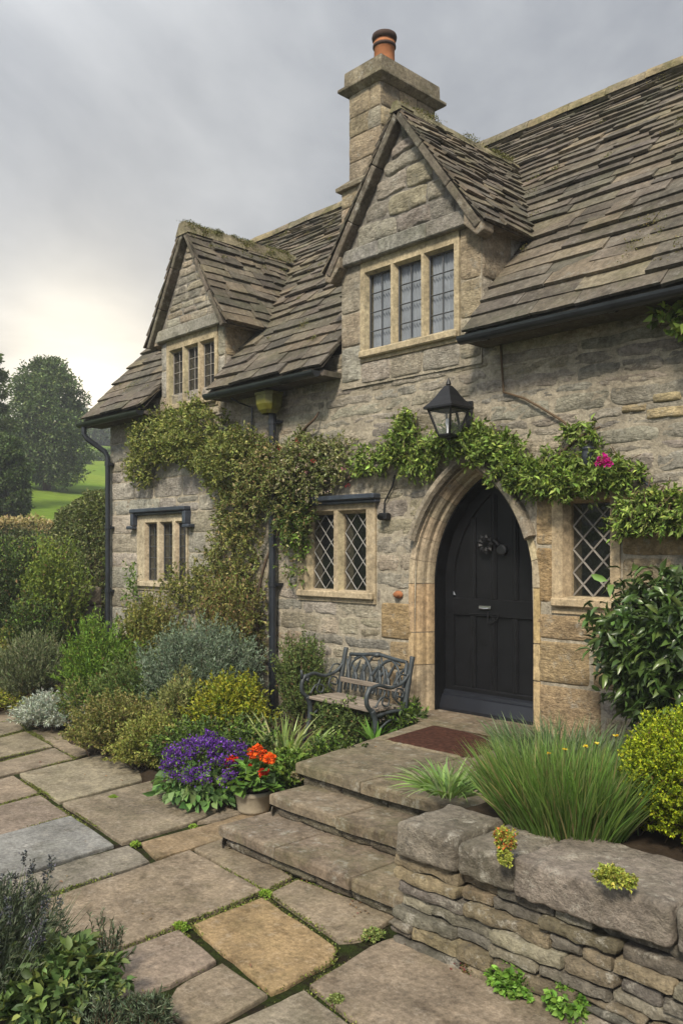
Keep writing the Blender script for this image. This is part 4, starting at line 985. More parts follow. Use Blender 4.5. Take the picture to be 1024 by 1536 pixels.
m.v = [(x*1.2+p[0], -z-.012, y*.85+p[2]) for x, y, z in m.v]; tag(m.build('bell_knob', 'terracotta', smooth=True), 'small rusty brown knob set in the wall left of the door', 'knob')

# ------------------------------------------------------------------ bench
BZ = .12
bench = thing('garden_bench', 'weathered wooden seat bench with ornate grey iron ends and leaf pattern back', 'bench', (-5.70, -.42, BZ), rz=-.09)
def bz(P_, n=14):
    P_ = [Vector(q) for q in P_]; o = []
    for i in range(len(P_)-1):
        a, b, c_, d = P_[max(i-1, 0)], P_[i], P_[i+1], P_[min(i+2, len(P_)-1)]
        for j in range(n): t_ = j/n; o.append(.5*((2*b)+(c_-a)*t_+(2*a-5*b+4*c_-d)*t_*t_+(3*b-a-3*c_+d)*t_**3))
    return o+[P_[-1]]
st = MB(); hl_ = .47
for i, (a, b) in enumerate([(-.235, -.15), (-.142, -.055), (-.047, .04), (.048, .135)]): st.cbox(-hl_, hl_, a, b, .40-.004*abs(i-1.5), .428-.004*abs(i-1.5), .006)
st.build('seat', 'bench_wood', bench)
for s in (-1, 1):
    X = s*(hl_+.012)
    e = MB(); e.tube(bz([(X, -.245, .415), (X, -.295, .47), (X, -.30, .55), (X, -.262, .615), (X, -.23, .60), (X, -.245, .57)], 8), [.021]*41, 8)
    e.tube(bz([(X, -.265, .61), (X, -.16, .635), (X, -.02, .60), (X, .12, .63), (X, .20, .70)], 8), .017, 8)
    e.tube([(X, -.30, .60), (X, -.305, .68)], [.016, .012], 8) if s < 0 else None
    e.tube(bz([(X, -.20, .44), (X, -.13, .52), (X, -.04, .50), (X, -.06, .44), (X, -.12, .47), (X, -.08, .57)], 6), .009, 6)
    e.tube(bz([(X, .10, .44), (X, .03, .50), (X, .06, .58), (X, .13, .56), (X, .12, .50), (X, .06, .52)], 6), .009, 6)
    e.tube(bz([(X, .03, .62), (X, .09, .70), (X, .17, .69), (X, .16, .63), (X, .11, .64)], 6), .008, 6); e.build('armrest', 'bench_iron', bench, smooth=True)
    e = MB(); e.tube(bz([(X, -.24, .42), (X, -.20, .32), (X, -.215, .18), (X, -.27, .03), (X, -.30, .0)], 6), [.028-.0004*i for i in range(25)], 8); e.build('leg', 'bench_iron', bench, smooth=True)
    e = MB(); e.tube(bz([(X, .24, .0), (X, .175, .2), (X, .16, .42), (X, .205, .66), (X, .25, .86)], 6), [.026]*18+[.024]*7, 8); e.tube(bz([(X, -.22, .36), (X, 0, .385), (X, .17, .37)], 6), .016, 8); e.tube(bz([(X, -.21, .2), (X, -.06, .30), (X, .06, .30), (X, .185, .18)], 6), .010, 6); e.build('leg', 'bench_iron', bench, smooth=True)
def by(z): return .165+(z-.42)*.19
bk = MB(); bk.tube(bz([(-.40, by(.80), .80), (-.2, by(.83)-.01, .815), (0, by(.84), .835), (.2, by(.83)-.01, .82), (.42, by(.80), .80)], 8), .018, 8)
bk.tube([(-.40, by(.80), .80), (-.42, by(.45), .45)], .012, 6); bk.tube([(.42, by(.80), .80), (.42, by(.45), .45)], .016, 6)
rb = random.Random(3)
for i in range(13):
    x = -.36+.72*i/12; tx = x*1.04+(.10 if i % 2 else -.10)*rb.uniform(.5, 1.2); zt = rb.uniform(.70, .80)
    pts = bz([(x, by(.46), .46), (x*.98+(tx-x)*.15, by(.60)-.012, .60), (tx, by(zt), zt)], 6); bk.tube(pts, [.007+.011*math.sin(math.pi*min(1, j/12)) for j in range(13)], 6)
for s in (-1, 1):
    bk.tube(bz([(s*.02, by(.62), .60), (s*.10, by(.74)-.015, .745), (s*.22, by(.8), .80), (s*.33, by(.78), .765)], 7), [.016]*15+[.012]*7, 7)
    bk.tube(bz([(s*.38, by(.6), .60), (s*.33, by(.72)-.012, .73), (s*.20, by(.81), .81)], 7), .011, 6)
    bk.tube(bz([(s*.12, by(.48), .48), (s*.16, by(.62)-.012, .63), (s*.06, by(.8), .81)], 7), .011, 6)
bk.lathe((0, by(.84), .83), [(0, -.03), (.035, -.02), (.05, 0), (.03, .022), (0, .028)], 12)
backo = bk.build('backrest', 'bench_iron', bench, smooth=True)
rl = MB(); rl.cbox(-.475, .475, by(.55)-.03, by(.55)-.006, .525, .575, .006); rl.build('back_rail', 'bench_wood', backo)

# ------------------------------------------------------------------ geranium pot
pb = onZ(372, 1212, 0.0); gp = thing('geranium_pot', 'clay pot of orange and red geraniums at the foot of the steps', 'flower pot', (-5.1, -2.12, 0.0))
pc_ = (-5.08, -2.14, 0.0); m = MB(); m.lathe(pc_, [(0, .0), (.115, .0), (.122, .02), (.138, .125), (.145, .13), (.145, .16), (.132, .16), (.128, .11)], 28); po_ = m.build('pot', 'pot_clay', gp, smooth=True)
m = MB(); m.lathe(pc_, [(0, .142), (.13, .137)], 20); m.build('compost', 'soil', po_)
rg_ = np.random.default_rng(12); n = 230; d = unit(rg_.normal(size=(n, 3))); d[:, 2] = np.abs(d[:, 2])
P = np.array(pc_)+np.array([0, 0, .18])+d*np.array([.19, .19, .19])*rg_.uniform(.5, 1.05, (n, 1)); D = d*np.array([1, 1, .2])+rg_.normal(size=(n, 3))*.35
leaf_mesh('foliage', P, D, .085*rg_.uniform(.6, 1.2, n), .095*rg_.uniform(.6, 1.1, n), pick([(.05, .10, .018), (.07, .125, .02), (.04, .08, .018)], n, rg_), 'leaf', gp, fine=True, fold=.12, up=1.0)
heads = [((385, 1131), .062, [(.75, .10, .012), (.85, .17, .02), (.68, .07, .01)]), ((348, 1146), .050, [(.62, .025, .012), (.72, .04, .015)]), ((372, 1154), .03, [(.62, .025, .012)]), ((404, 1139), .035, [(.78, .13, .015)]), ((395, 1160), .026, [(.7, .05, .02)])]
sm = MB()
for i, ((u, v), r_, cs) in enumerate(heads):
    c_ = onY(u, v, -2.14-.06*(i % 2)); n = int(150*r_/.06); d = unit(rg_.normal(size=(n, 3))); d[:, 2] = d[:, 2]*.7+.15
    P = c_+d*r_*rg_.uniform(.6, 1, (n, 1)); leaf_mesh('flower', P, d+rg_.normal(size=(n, 3))*.5, .028, .03, pick(cs, n, rg_, .12), 'petal', gp, fold=.1, seed=i)
    sm.tube([(pc_[0], pc_[1], .2), ((pc_[0]+c_[0])/2, (pc_[1]+c_[1])/2, c_[2]-.05), tuple(c_)], .005, 5)
sm.build('stem', 'stem_green', gp)

# ================================================================== PLANTS
def at(u, v, Y): d = ray(u, v); t_ = (Y-CAM[1])/d[1]; return CAM+d*t_, t_
def bed_shrub(name, label, u, v, ru, rv, Y, n, k, ln, wd, cols, seed, zb=.06, dep=None, **kw):
    """a bush whose middle is seen at (u, v), standing in the bed at depth Y"""
    c_, s = at(u, v, Y); r_ = (ru*s, (dep or ru)*s, rv*s*1.05)
    if c_[2]-r_[2] > zb+.05: kw.setdefault('lo', -.6)
    return shrub(name, label, kw.pop('cat', 'shrub'), (c_[0], c_[1], zb), tuple(c_), r_, n, k, ln, wd, cols, seed, **kw)
OL = [(.085, .095, .022), (.11, .115, .03), (.065, .08, .02), (.13, .12, .04)]
GN = [(.06, .105, .015), (.085, .135, .02), (.045, .08, .015)]
YG = [(.17, .19, .015), (.21, .21, .018), (.12, .155, .015)]
DG = [(.028, .045, .012), (.04, .06, .016), (.022, .035, .01)]
GB = [(.085, .112, .075), (.105, .132, .095), (.065, .088, .058)]
SV = [(.20, .22, .19), (.25, .27, .23), (.15, .17, .14)]
bed_shrub('shrub', 'dark green loose shrub at the far left edge of the garden bed', 8, 885, 68, 85, -.7, 420, 36, .06, .03, DG, 101, amp=.35)
bed_shrub('shrub', 'fresh yellow green shrub in front of the tall clipped hedge', 82, 885, 42, 68, -.35, 420, 40, .055, .027, [(.09, .12, .02), (.12, .15, .025), (.07, .10, .02)], 102, amp=.45, jit=.3)
bed_shrub('shrub', 'small yellowish bush low at the far left, above the lavender', 10, 1000, 44, 52, -1.2, 420, 30, .045, .02, [(.14, .14, .03), (.11, .125, .03)], 103)
bed_shrub('lavender_bush', 'tall grey green lavender bush by the far paving edge', 48, 1012, 52, 60, -1.55, 700, 26, .055, .010, [(.085, .10, .05), (.12, .13, .075), (.06, .08, .035)], 104, cat='lavender', upb=.35, t0=.3, spread=.6, mat='grey_leaf')
bed_shrub('curry_plant', 'low silver leaved plant spilling onto the far paving', 82, 1072, 58, 32, -1.85, 620, 26, .045, .009, SV, 105, cat='silver plant', mat='grey_leaf', zb=.0, t0=.3)
bed_shrub('shrub', 'bright green feathery bush under the corner drainpipe', 152, 1000, 54, 58, -1.05, 700, 34, .05, .013, [(.075, .13, .015), (.10, .16, .02), (.055, .10, .015)], 106, upb=.3, amp=.4, jit=.35)
bed_shrub('shrub', 'mid green fine leaved bush between the feathery bush and the blue grey one', 208, 1035, 54, 44, -1.35, 560, 32, .045, .014, [(.065, .10, .025), (.085, .12, .035), (.05, .08, .02)], 107, upb=.2, amp=.4, jit=.35)
bed_shrub('shrub', 'wide blue grey domed bush below the climbing plant', 302, 995, 84, 56, -.95, 1300, 34, .042, .011, GB, 108, mat='grey_leaf', upb=.25, amp=.34, jit=.25)
bed_shrub('shrub', 'spreading olive green mound at the edge of the paving', 180, 1094, 70, 46, -1.95, 900, 34, .028, .015, OL+[(.15, .13, .05)], 109, zb=0, amp=.32, freq=3, jit=.25)
bed_shrub('shrub', 'yellow green bush in the middle of the bed left of the iris', 346, 1066, 54, 46, -1.3, 700, 36, .038, .018, YG+GN[:1], 110, amp=.4, jit=.3, tip=(.26, .24, .02))
bed_shrub('shrub', 'tall wispy pale olive plant in the middle of the flower bed', 268, 1072, 36, 58, -1.6, 360, 28, .036, .013, [(.13, .14, .05), (.16, .165, .06), (.10, .115, .04)], 111, upb=.5, amp=.45, stem='stem_green')
bed_shrub('shrub', 'rounded light olive bush touching the purple flowers', 224, 1128, 48, 44, -2.05, 640, 32, .028, .014, [(.13, .14, .03), (.16, .16, .045), (.10, .12, .025)], 112, zb=0, amp=.4, jit=.3)
bed_shrub('shrub', 'soft green small leaved bush growing behind the bench beside the wall', 452, 1022, 44, 62, -.28, 620, 36, .03, .014, [(.06, .085, .022), (.08, .105, .03), (.045, .07, .018)], 113, dep=22, amp=.45, jit=.3)
bed_shrub('shrub', 'yellow olive bush against the house under the left window', 222, 945, 56, 44, -.55, 560, 34, .045, .02, OL+[(.15, .15, .03)], 114, amp=.5, dep=30, jit=.4)
bed_shrub('shrub', 'reddish green bush at the wall foot right of the left window', 335, 925, 62, 66, -.42, 420, 30, .045, .018, OL+[(.12, .075, .035)], 115, amp=.45, dep=25, t0=.25)
bed_shrub('ground_cover', 'dark leafy weeds filling the ground under the bench', 530, 1085, 62, 30, -.55, 520, 26, .035, .02, [(.035, .055, .014), (.05, .075, .018), (.025, .04, .01), (.10, .13, .04)], 116, cat='weeds', zb=.1, amp=.4)
bed_shrub('ground_cover', 'low green weeds between the iris and the landing edge', 505, 1125, 48, 22, -1.45, 240, 20, .035, .02, GN+DG, 118, cat='weeds', zb=.05, amp=.4)
bed_shrub('ground_cover', 'dark low foliage filling the bed behind the purple flowers', 330, 1105, 90, 26, -1.75, 420, 26, .04, .02, DG+GN, 119, cat='foliage', zb=.05, amp=.3)
bed_shrub('ground_cover', 'small leafy tuft between the bench leg and the door step', 610, 1073, 30, 20, -.28, 90, 16, .05, .024, GN+DG, 120, cat='weeds', zb=.12, amp=.4, fine=True)

bed_shrub('ground_cover', 'tangle of low olive stems between the silver plant and the olive mound', 130, 1052, 40, 26, -1.6, 260, 24, .04, .018, OL+GN, 122, cat='foliage', zb=.03, amp=.5, jit=.4)
bed_shrub('ground_cover', 'low yellowish creeping plant at the far end of the paving', -10, 1052, 60, 16, -1.95, 300, 20, .04, .018, OL+YG, 123, cat='foliage', zb=.0, amp=.4)
bed_shrub('fern', 'loose green fronds between the blue grey bush and the yellow green bush', 300, 1052, 46, 34, -1.15, 150, 40, .045, .014, GN+YG[:1], 124, cat='fern', zb=.05, amp=.5, jit=.5, t0=.15, upb=.2, stem='stem_green')
bed_shrub('shrub', 'loose brownish twigs and leaves rising behind the blue grey bush', 262, 955, 60, 44, -.5, 150, 30, .042, .018, OL+[(.12, .08, .04)], 125, zb=.05, amp=.55, jit=.5, t0=.2, dep=25)
bed_shrub('shrub', 'small dark green bush between the two far left bushes', 45, 945, 40, 40, -.9, 260, 30, .05, .024, DG+GN[:1], 126, amp=.4, jit=.35)

# purple flowers
c_, s = at(300, 1160, -2.28); pf = thing('purple_flowers', 'mound of purple flowers over big green leaves at the paving edge', 'flowers', (c_[0], c_[1], 0.0))
q = np.random.default_rng(200); n = 520; d = unit(q.normal(size=(n, 3))); d[:, 2] = np.abs(d[:, 2])
P = np.array([c_[0], c_[1], .06])+d*np.array([.38, .30, .24])*q.uniform(.55, 1.05, (n, 1)); P[:, 2] = np.maximum(P[:, 2], .03)
leaf_mesh('foliage', P, d*np.array([1, 1, .1])+q.normal(size=(n, 3))*.35-np.array([0, 0, .35]), .085*q.uniform(.6, 1.3, n), .062*q.uniform(.7, 1.2, n), pick([(.05, .10, .025), (.07, .13, .035), (.035, .075, .02), (.09, .14, .05)], n, q), 'leaf', pf, fine=True, fold=.15, up=.6, droop=.25)
nh = 230; d = unit(q.normal(size=(nh, 3))); d[:, 2] = np.abs(d[:, 2])*1.2
H = np.array([c_[0]+.04, c_[1]+.05, .19])+d*np.array([.40, .32, .23])*lumps(d, 5, 2.5, .2)[:, None]; H = H[H[:, 2] > .23]; nh = len(H)
m_ = 26; P = np.repeat(H, m_, 0)+q.normal(size=(nh*m_, 3))*np.array([.022, .022, .016]); D = q.normal(size=(nh*m_, 3)); D[:, 2] += .5
leaf_mesh('flower', P, D, .020*q.uniform(.7, 1.3, nh*m_), .016, pick([(.11, .03, .30), (.15, .045, .38), (.085, .025, .24), (.20, .08, .42), (.06, .02, .16)], nh*m_, q, .3), 'petal', pf, fold=.1)
P = np.repeat(H, 12, 0)+q.normal(size=(nh*12, 3))*.03-np.array([0, 0, .03]); leaf_mesh('sepals', P, q.normal(size=(nh*12, 3))+np.array([0, 0, .4]), .03, .012, pick(DG+GN, nh*12, q), 'leaf', pf)
b0 = np.tile([c_[0], c_[1], 0.0], (60, 1))+q.normal(size=(60, 3))*[.1, .08, 0]; stems('stem', b0, (b0+H[:60])/2+[0, 0, .05], H[:60], .004, 'stem_green', pf)

def blade_plant(name, label, cat, base, rx, ry, n, ln, wd, cols, seed, lean=.5, bend=.6, mat='leaf', seg=5, rnd=.6, group=None):
    g_ = thing(name, label, cat, tuple(base), group); r_ = np.random.default_rng(seed); a = r_.uniform(0, 6.283, n); rr_ = np.sqrt(r_.uniform(0, 1, n))
    P = np.array(base)+np.stack([np.cos(a)*rr_*rx, np.sin(a)*rr_*ry, np.zeros(n)], 1)
    D = np.stack([np.cos(a)*rr_*lean, np.sin(a)*rr_*lean, np.ones(n)], 1)+r_.normal(size=(n, 3))*.11
    blades('blades', P, D, ln*r_.uniform(.6, 1.1, n), wd*r_.uniform(.7, 1.2, n), pick(cols, n, r_, .2), mat, g_, seg, bend, seed, rnd); return g_
b = onZ(428, 1150, .08); blade_plant('iris_clump', 'clump of long pale green sword leaves beside the top step', 'iris', (b[0], b[1], .06), .16, .12, 130, .55, .024, [(.13, .18, .05), (.17, .21, .075), (.10, .15, .04), (.2, .23, .10)], 301, .75, .55)
b = onZ(440, 1168, .05); bed_shrub('ground_cover', 'leafy green clump between the geranium pot and the iris', 432, 1150, 34, 24, -1.85, 130, 16, .055, .03, GN+[(.10, .14, .03)], 121, cat='plant', zb=.02, fine=True)
ch_ = blade_plant('chives', 'big clump of upright green grassy chives on top of the dry stone wall', 'chives', (-2.31, -2.36, .56), .32, .22, 3400, .455, .0075, [(.052, .10, .018), (.066, .12, .024), (.036, .064, .014), (.08, .12, .034), (.055, .09, .02), (.065, .115, .024), (.06, .11, .02), (.085, .12, .03), (.12, .11, .045)], 302, .50, .22, seg=5, rnd=.9)
blade_plant('chives', 'darker grassy clump behind the chives, at the foot of the wall below the small window', 'grass', (-2.9, -1.35, .55), .45, .3, 900, .36, .010, [(.04, .068, .024), (.055, .085, .034), (.075, .09, .05)], 303, .5, .5, rnd=.9)
fl = MB()
q = np.random.default_rng(9); sm = MB(); i = 0
for u, v in ((823, 1131), (847, 1125), (878, 1120), (895, 1116), (923, 1104), (948, 1168)):
    c_, s = at(u, v, -2.25); n = 14; a = q.uniform(0, 6.28, n); D = np.stack([np.cos(a), np.sin(a), q.uniform(-.1, .6, n)], 1)
    leaf_mesh('flower', np.tile(c_, (n, 1)), D, .017, .012, pick([(.75, .52, .02), (.7, .6, .12)] if i < 5 else [(.75, .72, .6)], n, q, .1), 'petal', ch_, fold=.05, seed=i); i += 1
    sm.tube([(c_[0]+.02, c_[1]+.02, .58), (c_[0], c_[1], c_[2])], .0038, 5)
sm.build('flower_stem', 'stem_green', ch_)
blade_plant('grass_tuft', 'low arching grass tuft at the left end of the dry stone wall', 'grass', tuple(onZ(672, 1190, .56)), .13, .11, 190, .25, .014, [(.075, .13, .03), (.10, .155, .05), (.12, .16, .07)], 304, 1.3, .9)
blade_plant('bench_weed', 'broad bladed weed growing by the front right bench leg', 'weeds', (-5.13, -.78, .3), .05, .05, 26, .22, .035, [(.06, .13, .02), (.085, .16, .03)], 305, .8, .5)

# clipped box ball, laurel
bc = np.array([-1.76, -2.02, .87])
shrub('box_ball', 'round clipped yellow green box bush on the planted wall', 'box bush', (bc[0], bc[1], .56), tuple(bc), (.39, .39, .345), 3000, 22, .017, .011, [(.135, .175, .008), (.175, .21, .010), (.09, .125, .007), (.21, .235, .014), (.055, .08, .006)], 401, lo=-.75, amp=.07, freq=5, t0=.78, spread=1.1, tw=.7, jit=.03, nst=60, stem_r=.003)
lc = np.array([-2.38, -.5, 1.30])
shrub('laurel_bush', 'dark glossy broad leaved laurel against the wall below the small window', 'laurel', (-2.0, -.35, .55), tuple(lc), (.86, .38, .62), 820, 15, .115, .045, [(.028, .05, .012), (.038, .064, .015), (.022, .038, .009), (.055, .085, .022), (.034, .055, .02)], 402, mat='glossy_leaf', lo=-.8, amp=.16, freq=2.4, t0=.4, fine=True, droop=.3, spread=1.2, tw=.4, upb=-.35, nst=30, jit=.06)

# small plants on and by the low wall and in the steps
def clump(name, label, cat, p, rx, ry, rz_, n, k, ln, wd, cols, seed, **kw):
    return shrub(name, label, cat, tuple(p), (p[0], p[1], p[2]+rz_*.3), (rx, ry, rz_), n, k, ln, wd, cols, seed, stem_r=.0015, stem='stem_green', nst=12, **kw)
SED = [(.17, .19, .03), (.22, .22, .045), (.13, .16, .03)]
p = at(757, 1262, -2.98)[0]; clump('stonecrop', 'yellow green stonecrop in the joint of the second coping stone, with rusty tips', 'stonecrop', p, .05, .05, .05, 130, 12, .014, .009, SED+[(.35, .10, .03)], 501, lo=-.8)
p = at(757, 1288, -3.01)[0]; clump('stonecrop', 'small stonecrop sprig hanging below the coping joint', 'stonecrop', p, .035, .03, .04, 70, 12, .013, .009, SED, 502, lo=-.9)
p = at(922, 1322, -2.99)[0]; clump('stonecrop', 'bright yellow green stonecrop cushion on the long coping stone', 'stonecrop', p, .085, .05, .04, 190, 12, .014, .010, SED, 503, lo=-.6)
for u, v, r_, sd, lab in ((770, 1493, .085, 511, 'leafy bright green weed at the foot of the dry stone wall'), (745, 1478, .05, 516, 'smaller leafy weed just left of the bright one by the wall foot'), (850, 1525, .09, 512, 'green weed at the wall foot nearest the bottom right corner'), (635, 1415, .045, 513, 'tiny green weed in the corner between wall and bottom step'), (700, 1460, .04, 514, 'dark reddish weed along the foot of the low wall')):
    p = onZ(u, v, 0.0); red = sd == 514
    clump('weed', lab, 'weed', (p[0], p[1]+.02, 0), r_*1.2, r_*.8, r_, int(90*r_/.06), 9, .032 if not red else .018, .022 if not red else .012, [(.075, .145, .02), (.10, .18, .03), (.05, .10, .015)] if not red else [(.09, .05, .03), (.16, .03, .05), (.05, .07, .02)], sd, fine=not red, lo=-.1)
for u, v, z, r_, sd, lab in ((490, 1172, .287, .06, 521, 'pale green weed in the joint at the back of the middle step'), (455, 1170, .287, .07, 522, 'brownish creeping plant at the left end of the middle step'), (425, 1215, .143, .04, 523, 'small weed on the riser above the bottom step'), (565, 1195, .3, .035, 524, 'tiny sprig on the riser under the landing'), (372, 1275, .0, .05, 525, 'mossy weed at the foot of the bottom step'), (345, 1262, .0, .035, 526, 'small mossy tuft under the left corner of the bottom step')):
    p = onZ(u, v, z); clump('weed', lab, 'weed', (p[0], p[1], z), r_*1.3, r_*.8, r_*.8, int(110*r_/.06), 9, .02, .012, [(.10, .125, .04), (.14, .155, .06), (.07, .10, .03)] if sd != 522 else [(.11, .09, .055), (.14, .115, .07), (.08, .09, .03)], sd, lo=-.1)

# moss and tiny weeds in the paving joints
q = np.random.default_rng(31); MP = []
for e in EDGES:
    e = np.array(e)
    for i in range(len(e)):
        a, b = e[i], e[(i+1) % len(e)]; w_ = fn(a[0]*1.7, a[1]*1.7, 4.4)+.28*fn(a[0]*9, a[1]*9)
        if a[0] < -11 or a[0] > 0: continue
        k = int(max(0, w_+.15)*130)
        if k: MP.append(a+(b-a)*q.uniform(0, 1, (k, 1))+q.normal(size=(k, 2))*.009)
MP = np.concatenate(MP); MP = np.concatenate([MP, -.014+q.uniform(0, .010, (len(MP), 1))], 1); n = len(MP); D = q.normal(size=(n, 3)); D[:, 2] = np.abs(D[:, 2])+.35
struct(leaf_mesh('joint_moss', MP, D, .011*q.uniform(.5, 1.6, n), .007, pick([(.065, .075, .018), (.09, .10, .022), (.10, .13, .02), (.05, .045, .02)], n, q, .3), 'leaf'), 'stuff')
for i, (u, v, r_) in enumerate(((272, 1391, .035), (203, 1267, .028), (398, 1341, .028), (290, 1240, .022), (170, 1197, .03), (505, 1500, .03), (560, 1405, .05))):
    p = onZ(u, v, 0.0); clump('weed', ['bright green seedling in the joint at the left corner of the yellow slab', 'small seedling in the joint between the blue grey slab and its neighbours', 'small moss tuft in the joint above the yellow slab', 'tiny weed in the joint below the purple flowers', 'tiny weed on the slab joint left of the purple flowers', 'small weed in the joint near the bottom middle', 'pale moss cushion at the right corner of the yellow slab'][i], 'weed', (p[0], p[1], -.01), r_*1.2, r_, r_*.6, int(60*r_/.03), 7, .016, .012, [(.10, .17, .02), (.13, .19, .03)] if i < 5 else [(.12, .14, .05), (.09, .12, .03)], 530+i, lo=0)

# dead leaves and grit blown against the steps and the wall foot
q = np.random.default_rng(77); LP = [onZ(128, 1263, .004)]
for (u0, v0, u1, v1), n_ in (((335, 1262, 590, 1385), 26), ((600, 1405, 880, 1530), 46), ((30, 1130, 330, 1215), 16), ((60, 1300, 500, 1500), 9)):
    for _ in range(n_): f_ = q.uniform(); LP.append(onZ(u0+(u1-u0)*f_+q.normal()*5, v0+(v1-v0)*f_+q.normal()*5+3, .006))
LP = np.array(LP); n = len(LP); D = q.normal(size=(n, 3))*[1, 1, .15]
struct(leaf_mesh('fallen_leaves', LP, D, .028*q.uniform(.35, 1.2, n), .014, pick([(.09, .055, .03), (.06, .035, .02), (.13, .08, .04), (.10, .03, .025)], n, q), 'leaf', up=1.5, fine=True), 'stuff')

# ------------------------------------------------------------------ climbers on the wall
def climber(name, label, cat, blobs, stemlines, seed, ln, wd, k=9, flowers=(), Y0=-.06, group=None, down=.0, sl=.22):
    q = np.random.default_rng(seed); b0 = onY(*stemlines[0][0][:2], -.05); root = thing(name, label, cat, tuple(b0), group); PP, DD, CC_, p0s, p1s, p2s = [], [], [], [], [], []
    for u, v, ru, rv, n, th, cols in blobs:
        c_, s = at(u, v, Y0-th*.5); a = q.uniform(0, 6.283, n); r_ = np.sqrt(q.uniform(0, 1, n))
        r_ = r_*np.array([1+.4*noise.fractal((math.cos(x)*1.6+seed, math.sin(x)*1.6, u*.01), 1, 2, 3) for x in a])
        tip = np.stack([c_[0]+np.cos(a)*r_*ru*s*1.25, Y0-th*q.uniform(0, 1, n)*np.sqrt(np.maximum(.05, 1-np.minimum(r_, 1)**2)), c_[2]+np.sin(a)*r_*rv*s], 1)
        d = q.normal(size=(n, 3))*np.array([.8, .4, .7])+np.array([0, -.5, -down])+np.stack([np.cos(a)*r_, np.zeros(n), np.sin(a)*r_], 1)*.8
        d = unit(d); l = sl*q.uniform(.5, 1.3, n)[:, None]; p0 = tip-d*l*.6; p0[:, 1] = np.minimum(p0[:, 1], -.03); p2 = tip+d*l*.4; p2[:, 1] = np.minimum(p2[:, 1], -.02); p1 = (p0+p2)/2+q.normal(size=(n, 3))*.03
        P, T, t_ = along(p0, p1, p2, k, q, .05); m_ = len(P); P[:, 1] = np.minimum(P[:, 1], -.02)
        D = unit(T*.8+q.normal(size=(m_, 3))*.6); PP.append(P); DD.append(D); CC_.append(pick(cols, m_, q, .25)*np.repeat(np.exp(q.normal(0, .18, (n, 1))), k, 0)); p0s.append(p0); p1s.append(p1); p2s.append(p2)
    P = np.concatenate(PP); n = len(P); l = ln*q.uniform(.55, 1.3, n)
    leaf_mesh('foliage', P, np.concatenate(DD), l, l*wd/ln, np.concatenate(CC_), 'leaf', root, seed=seed, up=.2)
    p0, p1, p2 = (np.concatenate(z) for z in (p0s, p1s, p2s)); stems('twigs', p0, p1, p2, .0035, 'stem_brown', root, min(260, len(p0)))
    m_ = MB()
    for ln_ in stemlines:
        pts = bz([onY(u, v, -.05-.03*((i*7) % 3)) for i, (u, v) in enumerate(ln_)], 5); m_.tube(pts, [.022-.014*i/len(pts) for i in range(len(pts))], 6)
    m_.build('stem', 'bark', root, smooth=True)
    for i, (u, v, r_, cs, npt_) in enumerate(flowers):
        c_, s = at(u, v, Y0-.24); n = npt_; d = unit(q.normal(size=(n, 3))); P = c_+d*r_*q.uniform(.3, 1, (n, 1)); leaf_mesh('flower', P, d+q.normal(size=(n, 3))*.4, r_*.75, r_*.7, pick(cs, n, q, .12), 'petal', root, fold=.15, seed=i)
    return root
CL = [(.12, .13, .034), (.09, .11, .027), (.155, .16, .05), (.07, .09, .022)]
CM = [(.11, .12, .038), (.085, .10, .03), (.14, .14, .055), (.065, .088, .022), (.115, .09, .04)]
CF = [(.12, .125, .05), (.15, .15, .085), (.085, .10, .03), (.17, .155, .10), (.07, .09, .025), (.10, .115, .035)]
W1, RD, PK = [(.6, .55, .5)], [(.32, .03, .045), (.25, .02, .03)], [(.55, .25, .3)]
qf = random.Random(71); fl_ = []
for i in range(22): fl_.append((qf.uniform(392, 500), qf.uniform(655, 740), qf.uniform(.012, .022), [(.5, .42, .36)] if qf.random() < .8 else [(.5, .25, .27)], 9))
for u, v in ((446, 660), (418, 672), (420, 722), (408, 715), (470, 690), (521, 728), (515, 702)): fl_.append((u, v, .022, RD if v != 702 else PK, 14))
climber('climbing_rose', 'large climbing rose covering the wall between the two windows, with small pink blossom', 'climber',
        [(222, 655, 52, 38, 330, .34, CL), (275, 652, 60, 46, 430, .42, CL), (205, 700, 34, 24, 110, .25, CL), (330, 690, 58, 46, 430, .42, CL+CM[:2]), (360, 672, 44, 30, 200, .3, CL+CM), (395, 715, 58, 50, 420, .38, CM), (445, 700, 46, 46, 360, .30, CF), (492, 690, 32, 34, 130, .18, CF), (430, 765, 32, 50, 190, .26, CM+DG), (350, 765, 44, 44, 200, .24, CM), (345, 830, 50, 62, 240, .22, CM+OL), (315, 880, 46, 50, 190, .22, OL), (435, 830, 18, 50, 40, .14, CM+GN), (360, 910, 44, 60, 120, .2, CM+OL), (440, 790, 18, 40, 60, .18, GN), (385, 960, 24, 40, 36, .12, CM), (265, 880, 36, 30, 90, .18, OL), (195, 880, 16, 40, 26, .1, GN)],
        [[(372, 985), (360, 930), (345, 880), (352, 820), (372, 760), (360, 720), (300, 680), (230, 655)], [(392, 990), (385, 920), (396, 850), (420, 790), (430, 720), (470, 690), (515, 680)], [(350, 980), (380, 930), (372, 880), (340, 840), (330, 780), (345, 720)], [(440, 690), (452, 650), (470, 630), (478, 618)]], 601, .043, .021, k=15, flowers=fl_, sl=.26)
LG = [(.105, .15, .03), (.08, .12, .024), (.14, .18, .042), (.055, .085, .017)]
